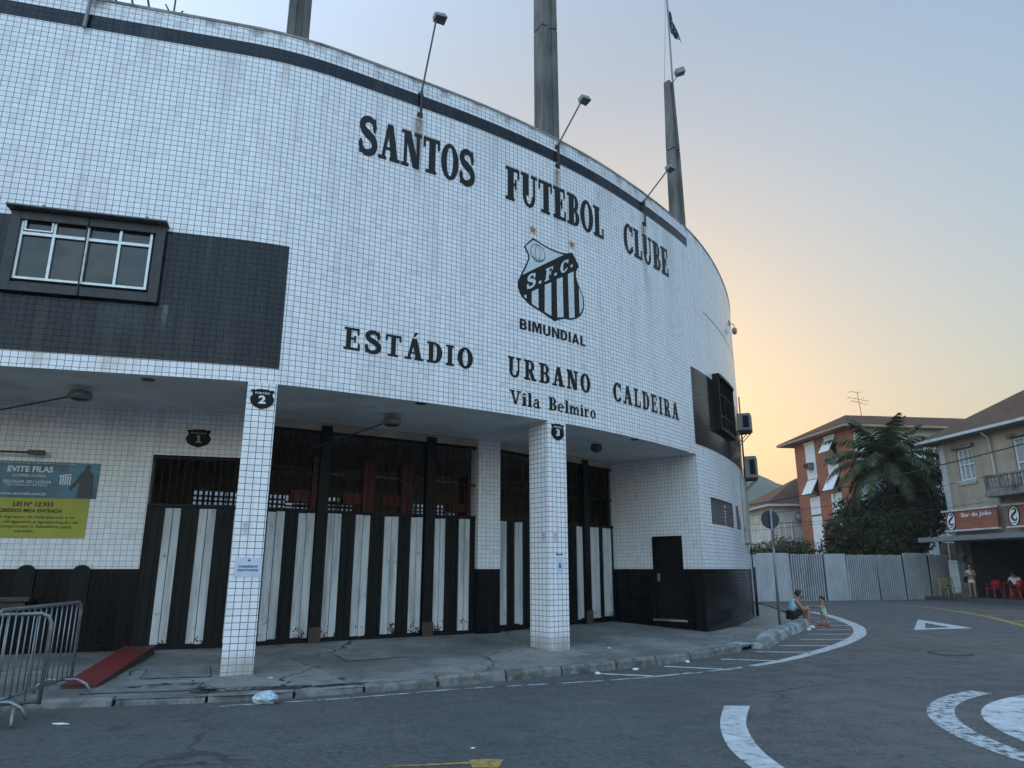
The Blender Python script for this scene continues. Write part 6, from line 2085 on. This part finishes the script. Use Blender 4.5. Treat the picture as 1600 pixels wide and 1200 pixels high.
# wooded hill far behind
def hill_mat():
    k = NT('forest_cover')
    co = k.coord('Object'); n = k.noise(co, .035, 8, .7); n2 = k.noise(co, .2, 4, .7)
    k.color(k.mix(k.ramp(k.math('ADD', k.math('MULTIPLY', n, .6), k.math('MULTIPLY', n2, .4)), .38, .62), (.016, .024, .014), (.060, .075, .040))); k.set(.95); return k.m
mb = MB()
NA, NR = 150, 26
vv = []
for j in range(NR + 1):
    r = 480 + j * 22
    for i in range(NA + 1):
        az = R(-25 + 80 * i / NA)
        x, y = r * math.sin(az), r * math.cos(az)
        prof = math.exp(-((r - 720) / 150) ** 2)
        hgt = 82 * math.exp(-((math.degrees(az) - 15) / 9.0) ** 2) + 26 * math.exp(-((math.degrees(az) - 30) / 9) ** 2) + 14
        z = prof * (hgt + 12 * noise.noise((x * .008, y * .008, 1.0)) + 3.0 * noise.noise((x * .06, y * .06, 3.0)) + 2.2 * noise.noise((x * .17, y * .17, 7.0)))
        vv.append((x, y, max(-2, z - 1.5)))
mb.add(vv, [(j * (NA + 1) + i, j * (NA + 1) + i + 1, (j + 1) * (NA + 1) + i + 1, (j + 1) * (NA + 1) + i) for j in range(NR) for i in range(NA)])
tag(mb.build('hills', hill_mat(), smooth=False), kind='structure')
# ------------------------------------------------------------------ people
def skin_mat(name, c):
    k = NT(name)
    n = k.noise(k.coord('Object'), 14, 3, .6)
    k.color(k.mix(k.ramp(n, .35, .65), tuple(x * .85 for x in c), c)); k.set(.5)
    k.b.inputs['Subsurface Weight'].default_value = .08
    return k.m
m_skin = skin_mat('brown_skin', (.30, .16, .10))
m_skin2 = skin_mat('light_brown_skin', (.38, .22, .15))
m_hair = plain('black_hair', (.010, .008, .007), .6, var=.4, scale=60, bump=.4)

def skin_obj(name, V, E, mat, parent, sub=1):
    """V: key -> (point, radius or (rx, ry)); first key is the root"""
    keys = list(V)
    ix = {k: i for i, k in enumerate(keys)}
    me = bpy.data.meshes.new(name)
    me.from_pydata([tuple(V[k][0]) for k in keys], [(ix[a], ix[b]) for a, b in E], [])
    me.materials.append(mat)
    o = bpy.data.objects.new(name, me)
    COL.objects.link(o)
    me.transform(world_of(parent).inverted())
    o.parent = parent
    sk = o.modifiers.new('skin', 'SKIN')
    sk.use_smooth_shade = True
    for i, k in enumerate(keys):
        r = V[k][1]
        me.skin_vertices[0].data[i].radius = r if isinstance(r, tuple) else (r, r)
    me.skin_vertices[0].data[0].use_root = True
    sb = o.modifiers.new('sub', 'SUBSURF'); sb.levels = sub; sb.render_levels = sub
    return o

def figure(o, J, sc, skin, hand_dirs):
    """J: joint positions in world space; one continuous body with hands of five fingers"""
    V = {'pelvis': (J['pelvis'], (.125 * sc, .10 * sc))}
    E = []
    def add(k, p, r, par):
        V[k] = (p, r); E.append((par, k))
    add('spine', J['spine'], (.115 * sc, .085 * sc), 'pelvis')
    add('chest', J['chest'], (.135 * sc, .095 * sc), 'spine')
    add('neck', J['neck'], .052 * sc, 'chest')
    hs = J.get('hs', 1.0) * sc
    add('jaw', J['jaw'], .072 * hs, 'neck')
    add('skull', J['skull'], .098 * hs, 'jaw')
    add('crown', J['crown'], .062 * hs, 'skull')
    f = J['face']
    add('nose', J['jaw'].lerp(J['skull'], .45) + f * .115 * hs, .014 * hs, 'jaw')
    side = f.cross(Vector((0, 0, 1))).normalized()
    for s, n in ((1, 'R'), (-1, 'L')):
        add('ear' + n, J['skull'].lerp(J['jaw'], .5) + side * s * .098 * hs, .018 * hs, 'skull')
        add('sh' + n, J['sh' + n], .058 * sc, 'chest')
        add('el' + n, J['el' + n], .042 * sc, 'sh' + n)
        add('wr' + n, J['wr' + n], .028 * sc, 'el' + n)
        d, pn = hand_dirs[n]
        d = d.normalized(); across = d.cross(pn).normalized()
        palm = J['wr' + n] + d * .055 * sc
        add('palm' + n, palm, (.040 * sc, .020 * sc), 'wr' + n)
        for q, (ofs, ln_) in enumerate(((-.030, .062), (-.010, .072), (.010, .068), (.030, .052))):
            b = palm + d * .035 * sc + across * ofs * sc
            add(f'f{q}a{n}', b, .0105 * sc, 'palm' + n)
            m_ = b + (d + pn * -.25).normalized() * ln_ * .5 * sc
            add(f'f{q}b{n}', m_, .009 * sc, f'f{q}a{n}')
            add(f'f{q}c{n}', m_ + (d + pn * -.9).normalized() * ln_ * .5 * sc, .0075 * sc, f'f{q}b{n}')
        tb_ = palm + across * -.038 * sc
        add('th1' + n, tb_ + d * .005 * sc, .012 * sc, 'palm' + n)
        add('th2' + n, tb_ + (d - across * .7).normalized() * .05 * sc, .010 * sc, 'th1' + n)
        add('hip' + n, J['hip' + n], .088 * sc, 'pelvis')
        add('kn' + n, J['kn' + n], .058 * sc, 'hip' + n)
        calf = J['kn' + n].lerp(J['an' + n], .35)
        add('calf' + n, calf + (J.get('calfdir', Vector((0, 0, 0)))) * .02, .055 * sc, 'kn' + n)
        add('an' + n, J['an' + n], .036 * sc, 'calf' + n)
        add('ball' + n, J['toe' + n].lerp(J['an' + n], .35) - Vector((0, 0, .012 * sc)), (.036 * sc, .026 * sc), 'an' + n)
        add('toe' + n, J['toe' + n], (.032 * sc, .018 * sc), 'ball' + n)
    b = skin_obj('body', V, E, skin, o)
    for s in (1, -1):
        m = MB(); c = J['jaw'].lerp(J['skull'], .75) + f * .088 * hs + side * s * .034 * hs
        m.blob(c, (.011 * hs,) * 3, 8, 6); m.build('eye', m_hair, o, smooth=True)
    m = MB(); c = J['jaw'] + f * .075 * hs + Vector((0, 0, -.012 * hs)); m.blob(c, (.018 * hs, .018 * hs, .006 * hs), 8, 5); m.build('mouth', plain('lip', (.22, .07, .06), .5), o, smooth=True)
    return V

def hair_cap(o, J, sc, long=0.0, curly=0.0):
    hs = J.get('hs', 1.0) * sc
    m = MB()
    f = J['face']
    n, k = 16, 9
    c = J['skull'] + Vector((0, 0, .025 * hs)) - f * .022 * hs
    vs_, fs = [], []
    for i in range(k + 1):
        ph = R(108) * i / k
        for q in range(n):
            a = 2 * math.pi * q / n
            d = Vector((math.sin(ph) * math.cos(a), math.sin(ph) * math.sin(a), math.cos(ph)))
            fr_ = d.dot(f)
            r = .112 * hs * (1 + curly * noise.noise(d * 5))
            p = c + d * r
            if fr_ > .45 and d.z < .45: p = c + Vector((d.x * r * .8, d.y * r * .8, .45 * r))
            if long and fr_ < .2 and i == k: p.z -= long
            vs_.append(p)
    for i in range(k):
        for q in range(n): fs.append((i * n + q, (i + 1) * n + q, (i + 1) * n + (q + 1) % n, i * n + (q + 1) % n))
    m.add(vs_, fs); m.build('hair', m_hair, o, smooth=True)

Vc = lambda x, y, z: Vector((x, y, z))
# seated man, facing the child to his right in the picture
mx, my = 7.86, 21.02
man = thing('person', 'man in a light blue sleeveless shirt and black shorts sitting on the painted kerb block', 'person', (mx, my, 0))
J = dict(pelvis=Vc(mx, my, .325), spine=Vc(mx + .04, my, .47), chest=Vc(mx + .14, my, .63), neck=Vc(mx + .22, my, .735), jaw=Vc(mx + .30, my, .775), skull=Vc(mx + .30, my, .845), crown=Vc(mx + .29, my, .90), face=Vector((.96, -.18, -.2)).normalized(),
         shR=Vc(mx + .15, my - .185, .655), shL=Vc(mx + .15, my + .185, .655), elR=Vc(mx + .27, my - .23, .43), elL=Vc(mx + .27, my + .23, .43), wrR=Vc(mx + .48, my - .09, .53), wrL=Vc(mx + .48, my + .09, .53),
         hipR=Vc(mx + .05, my - .095, .30), hipL=Vc(mx + .05, my + .095, .30), knR=Vc(mx + .46, my - .15, .50), knL=Vc(mx + .46, my + .12, .50), anR=Vc(mx + .40, my - .15, .075), anL=Vc(mx + .42, my + .12, .075), toeR=Vc(mx + .58, my - .17, .03), toeL=Vc(mx + .60, my + .14, .03))
figure(man, J, 1.0, m_skin, {'R': (Vector((.9, .35, -.05)), Vector((0, 0, 1))), 'L': (Vector((.9, -.35, -.05)), Vector((0, 0, 1)))})
hair_cap(man, J, 1.0)
m_shirt = plain('light_blue_cotton', (.30, .47, .56), .85, var=.12, scale=12)
skin_obj('shirt', {'a': (J['pelvis'] + Vc(.0, 0, .06), (.145, .125)), 'b': (J['spine'], (.140, .112)), 'c': (J['chest'] + Vc(0, 0, .0), (.185, .145)), 'd': (J['chest'].lerp(J['neck'], .6), (.125, .11)), 'e': (J['shR'].lerp(J['chest'], .12), .088), 'f': (J['shL'].lerp(J['chest'], .12), .088)}, [('a', 'b'), ('b', 'c'), ('c', 'd'), ('c', 'e'), ('c', 'f')], m_shirt, man)
m_short = plain('black_shorts_cloth', (.010, .009, .012), .85, var=.3)
skin_obj('shorts', {'a': (J['pelvis'], (.148, .125)), 'r': (J['hipR'], .108), 'l': (J['hipL'], .108), 'r2': (J['hipR'].lerp(J['knR'], .62), .092), 'l2': (J['hipL'].lerp(J['knL'], .62), .092)}, [('a', 'r'), ('a', 'l'), ('r', 'r2'), ('l', 'l2')], m_short, man)
mb = MB(); mb.span((mx + .55, my - .05, .50), (mx + .68, my + .05, .515))
tag(mb.build('phone', m_steel_dark, loc=(mx + .6, my, .5), bevel=.004), 'dark phone held in both hands by the seated man', 'phone')
# toddler
cx_, cy_ = 8.78, 21.0
kid = thing('person', 'toddler in green and white romper and red shoes facing the seated man', 'person', (cx_, cy_, 0))
s = .52
J = dict(pelvis=Vc(cx_, cy_, .33), spine=Vc(cx_, cy_, .41), chest=Vc(cx_ - .01, cy_, .50), neck=Vc(cx_ - .015, cy_, .575), jaw=Vc(cx_ - .02, cy_, .63), skull=Vc(cx_ - .02, cy_, .70), crown=Vc(cx_ - .01, cy_, .75), hs=1.45, face=Vector((-.95, -.2, -.1)).normalized(),
         shR=Vc(cx_ - .01, cy_ + .085, .535), shL=Vc(cx_ - .01, cy_ - .085, .535), elR=Vc(cx_ - .10, cy_ + .10, .50), elL=Vc(cx_ - .10, cy_ - .10, .50), wrR=Vc(cx_ - .20, cy_ + .06, .545), wrL=Vc(cx_ - .19, cy_ - .07, .535),
         hipR=Vc(cx_, cy_ + .05, .31), hipL=Vc(cx_, cy_ - .05, .31), knR=Vc(cx_ - .03, cy_ + .06, .18), knL=Vc(cx_ + .04, cy_ - .06, .18), anR=Vc(cx_ - .04, cy_ + .06, .05), anL=Vc(cx_ + .08, cy_ - .07, .05), toeR=Vc(cx_ - .12, cy_ + .06, .025), toeL=Vc(cx_ - .0, cy_ - .08, .025))
figure(kid, J, s, m_skin2, {'R': (Vector((-.9, -.2, .3)), Vector((0, 0, 1))), 'L': (Vector((-.9, .2, .3)), Vector((0, 0, 1)))})
hair_cap(kid, J, s, 0, .3)
def romper_mat():
    k = NT('green_white_print_cotton')
    n = k.noise(k.coord('Object'), 22, 2, .5)
    k.color(k.mix(k.ramp(n, .47, .53), (.10, .30, .14), (.50, .58, .50))); k.set(.85); return k.m
skin_obj('romper', {'a': (J['pelvis'] + Vc(0, 0, .0), (.098, .09)), 'b': (J['spine'], (.085, .075)), 'c': (J['chest'], (.082, .068)), 'd': (J['chest'].lerp(J['neck'], .5), .05), 'e': (J['shR'], .042), 'f': (J['shL'], .042), 'r': (J['hipR'].lerp(J['knR'], .5), .062), 'l': (J['hipL'].lerp(J['knL'], .5), .062)}, [('a', 'b'), ('b', 'c'), ('c', 'd'), ('c', 'e'), ('c', 'f'), ('a', 'r'), ('a', 'l')], romper_mat(), kid)
for n in 'RL':
    m = MB(); c = J['an' + n].lerp(J['toe' + n], .55); m.blob((c.x, c.y, .032), (.075, .036, .034), 10, 6); m.build('shoe', m_rplast, kid, smooth=True)
# woman on the bar pavement
wx, wy, wz = 22.75, 36.5, .17
wom = thing('person', 'woman in white shorts and pale top standing outside the bar', 'person', (wx, wy, wz))
f = Vector((-.55, -.83, 0)).normalized(); sd_ = f.cross(Vector((0, 0, 1)))
P = lambda a, b, z: Vector((wx, wy, wz + z)) + sd_ * a + f * b
J = dict(pelvis=P(0, 0, .88), spine=P(0, 0, 1.04), chest=P(0, 0, 1.22), neck=P(0, .01, 1.38), jaw=P(0, .05, 1.45), skull=P(0, .03, 1.53), crown=P(0, .01, 1.60), face=(f + Vector((0, 0, -.15))).normalized(),
         shR=P(.17, 0, 1.31), shL=P(-.17, 0, 1.31), elR=P(.22, .05, 1.04), elL=P(-.21, .06, 1.05), wrR=P(-.02, .17, 1.10), wrL=P(-.05, .16, 1.28),
         hipR=P(.09, 0, .84), hipL=P(-.09, 0, .84), knR=P(.11, .02, .46), knL=P(-.09, .04, .46), anR=P(.14, -.01, .08), anL=P(-.08, .02, .08), toeR=P(.17, .15, .025), toeL=P(-.10, .18, .025))
figure(wom, J, .93, m_skin2, {'R': (-sd_ + f * .1, f), 'L': (Vector((0, 0, 1)) + sd_ * .3, f)})
hair_cap(wom, J, .95, .06)
skin_obj('top', {'a': (J['spine'] + Vc(0, 0, .0), (.15, .12)), 'c': (J['chest'], (.18, .14)), 'd': (J['chest'].lerp(J['neck'], .5), .11), 'e': (J['shR'].lerp(J['chest'], .15), .08), 'f': (J['shL'].lerp(J['chest'], .15), .08)}, [('a', 'c'), ('c', 'd'), ('c', 'e'), ('c', 'f')], plain('beige_top_cloth', (.56, .52, .46), .85, var=.15), wom)
skin_obj('shorts', {'a': (J['pelvis'] + Vc(0, 0, .05), (.135, .11)), 'b': (J['pelvis'], (.145, .12)), 'r': (J['hipR'], .105), 'l': (J['hipL'], .105), 'r2': (J['hipR'].lerp(J['knR'], .45), .098), 'l2': (J['hipL'].lerp(J['knL'], .45), .098)}, [('a', 'b'), ('b', 'r'), ('b', 'l'), ('r', 'r2'), ('l', 'l2')], plain('white_shorts_cloth', (.66, .68, .72), .8, var=.08), wom)
mb = MB(); c = P(.24, .04, .86); mb.blob(c, (.10, .09, .14), 10, 8); mb.tube([c + Vc(0, 0, .12), P(.12, .1, 1.2), P(-.08, .08, 1.38)], .009, 5)
tag(mb.build('shoulder_bag', m_steel_dark, loc=tuple(c), smooth=True), 'small black shoulder bag at the hip of the standing woman', 'bag')
# customer seated with the back to the street
qx, qy, qz = 23.75, 34.75, .19
cu = thing('person', 'customer in a white shirt hunched over the red bar table', 'person', (qx, qy, qz))
f = Vector((.35, .94, 0)).normalized(); sd_ = f.cross(Vector((0, 0, 1)))
P = lambda a, b, z: Vector((qx, qy, qz + z)) + sd_ * a + f * b
J = dict(pelvis=P(0, -.05, .54), spine=P(0, -.03, .70), chest=P(0, .10, .88), neck=P(0, .20, 1.0), jaw=P(0, .27, 1.05), skull=P(0, .27, 1.13), crown=P(0, .25, 1.20), face=(f + Vector((0, 0, -.3))).normalized(),
         shR=P(.18, .11, .93), shL=P(-.18, .11, .93), elR=P(.25, .28, .76), elL=P(-.25, .28, .76), wrR=P(.12, .50, .79), wrL=P(-.12, .50, .79),
         hipR=P(.1, 0, .52), hipL=P(-.1, 0, .52), knR=P(.13, .42, .50), knL=P(-.13, .42, .50), anR=P(.13, .36, .08), anL=P(-.13, .36, .08), toeR=P(.14, .54, .03), toeL=P(-.14, .54, .03))
figure(cu, J, 1.0, m_skin, {'R': (f - sd_ * .3, Vector((0, 0, 1))), 'L': (f + sd_ * .3, Vector((0, 0, 1)))})
hair_cap(cu, J, 1.0)
skin_obj('shirt', {'a': (J['pelvis'] + Vc(0, 0, .04), (.145, .12)), 'b': (J['spine'], (.14, .11)), 'c': (J['chest'], (.16, .12)), 'd': (J['chest'].lerp(J['neck'], .6), .085), 'e': (J['shR'], .08), 'f': (J['shL'], .08), 'e2': (J['shR'].lerp(J['elR'], .6), .065), 'f2': (J['shL'].lerp(J['elL'], .6), .065)}, [('a', 'b'), ('b', 'c'), ('c', 'd'), ('c', 'e'), ('c', 'f'), ('e', 'e2'), ('f', 'f2')], plain('white_shirt_cloth', (.66, .68, .72), .85, var=.08), cu)
skin_obj('shorts', {'a': (J['pelvis'], (.145, .12)), 'r': (J['hipR'], .10), 'l': (J['hipL'], .10), 'r2': (J['hipR'].lerp(J['knR'], .8), .085), 'l2': (J['hipL'].lerp(J['knL'], .8), .085)}, [('a', 'r'), ('a', 'l'), ('r', 'r2'), ('l', 'l2')], m_short, cu)

# ------------------------------------------------------------------ evening haze
mb = MB()
mb.span((-1350, -1350, -1.0), (1350, 1350, 125))
hz = mb.build('haze', None)
hz.data.materials.clear()
k = bpy.data.materials.new('evening_haze'); k.use_nodes = True
nt = k.node_tree
for n in list(nt.nodes): nt.nodes.remove(n)
o_ = nt.nodes.new('ShaderNodeOutputMaterial'); pv = nt.nodes.new('ShaderNodeVolumePrincipled')
pv.inputs['Color'].default_value = (.85, .88, .92, 1); pv.inputs['Density'].default_value = .0005; pv.inputs['Anisotropy'].default_value = .1
nt.links.new(pv.outputs[0], o_.inputs['Volume'])
hz.data.materials.append(k)
tag(hz, kind='stuff')
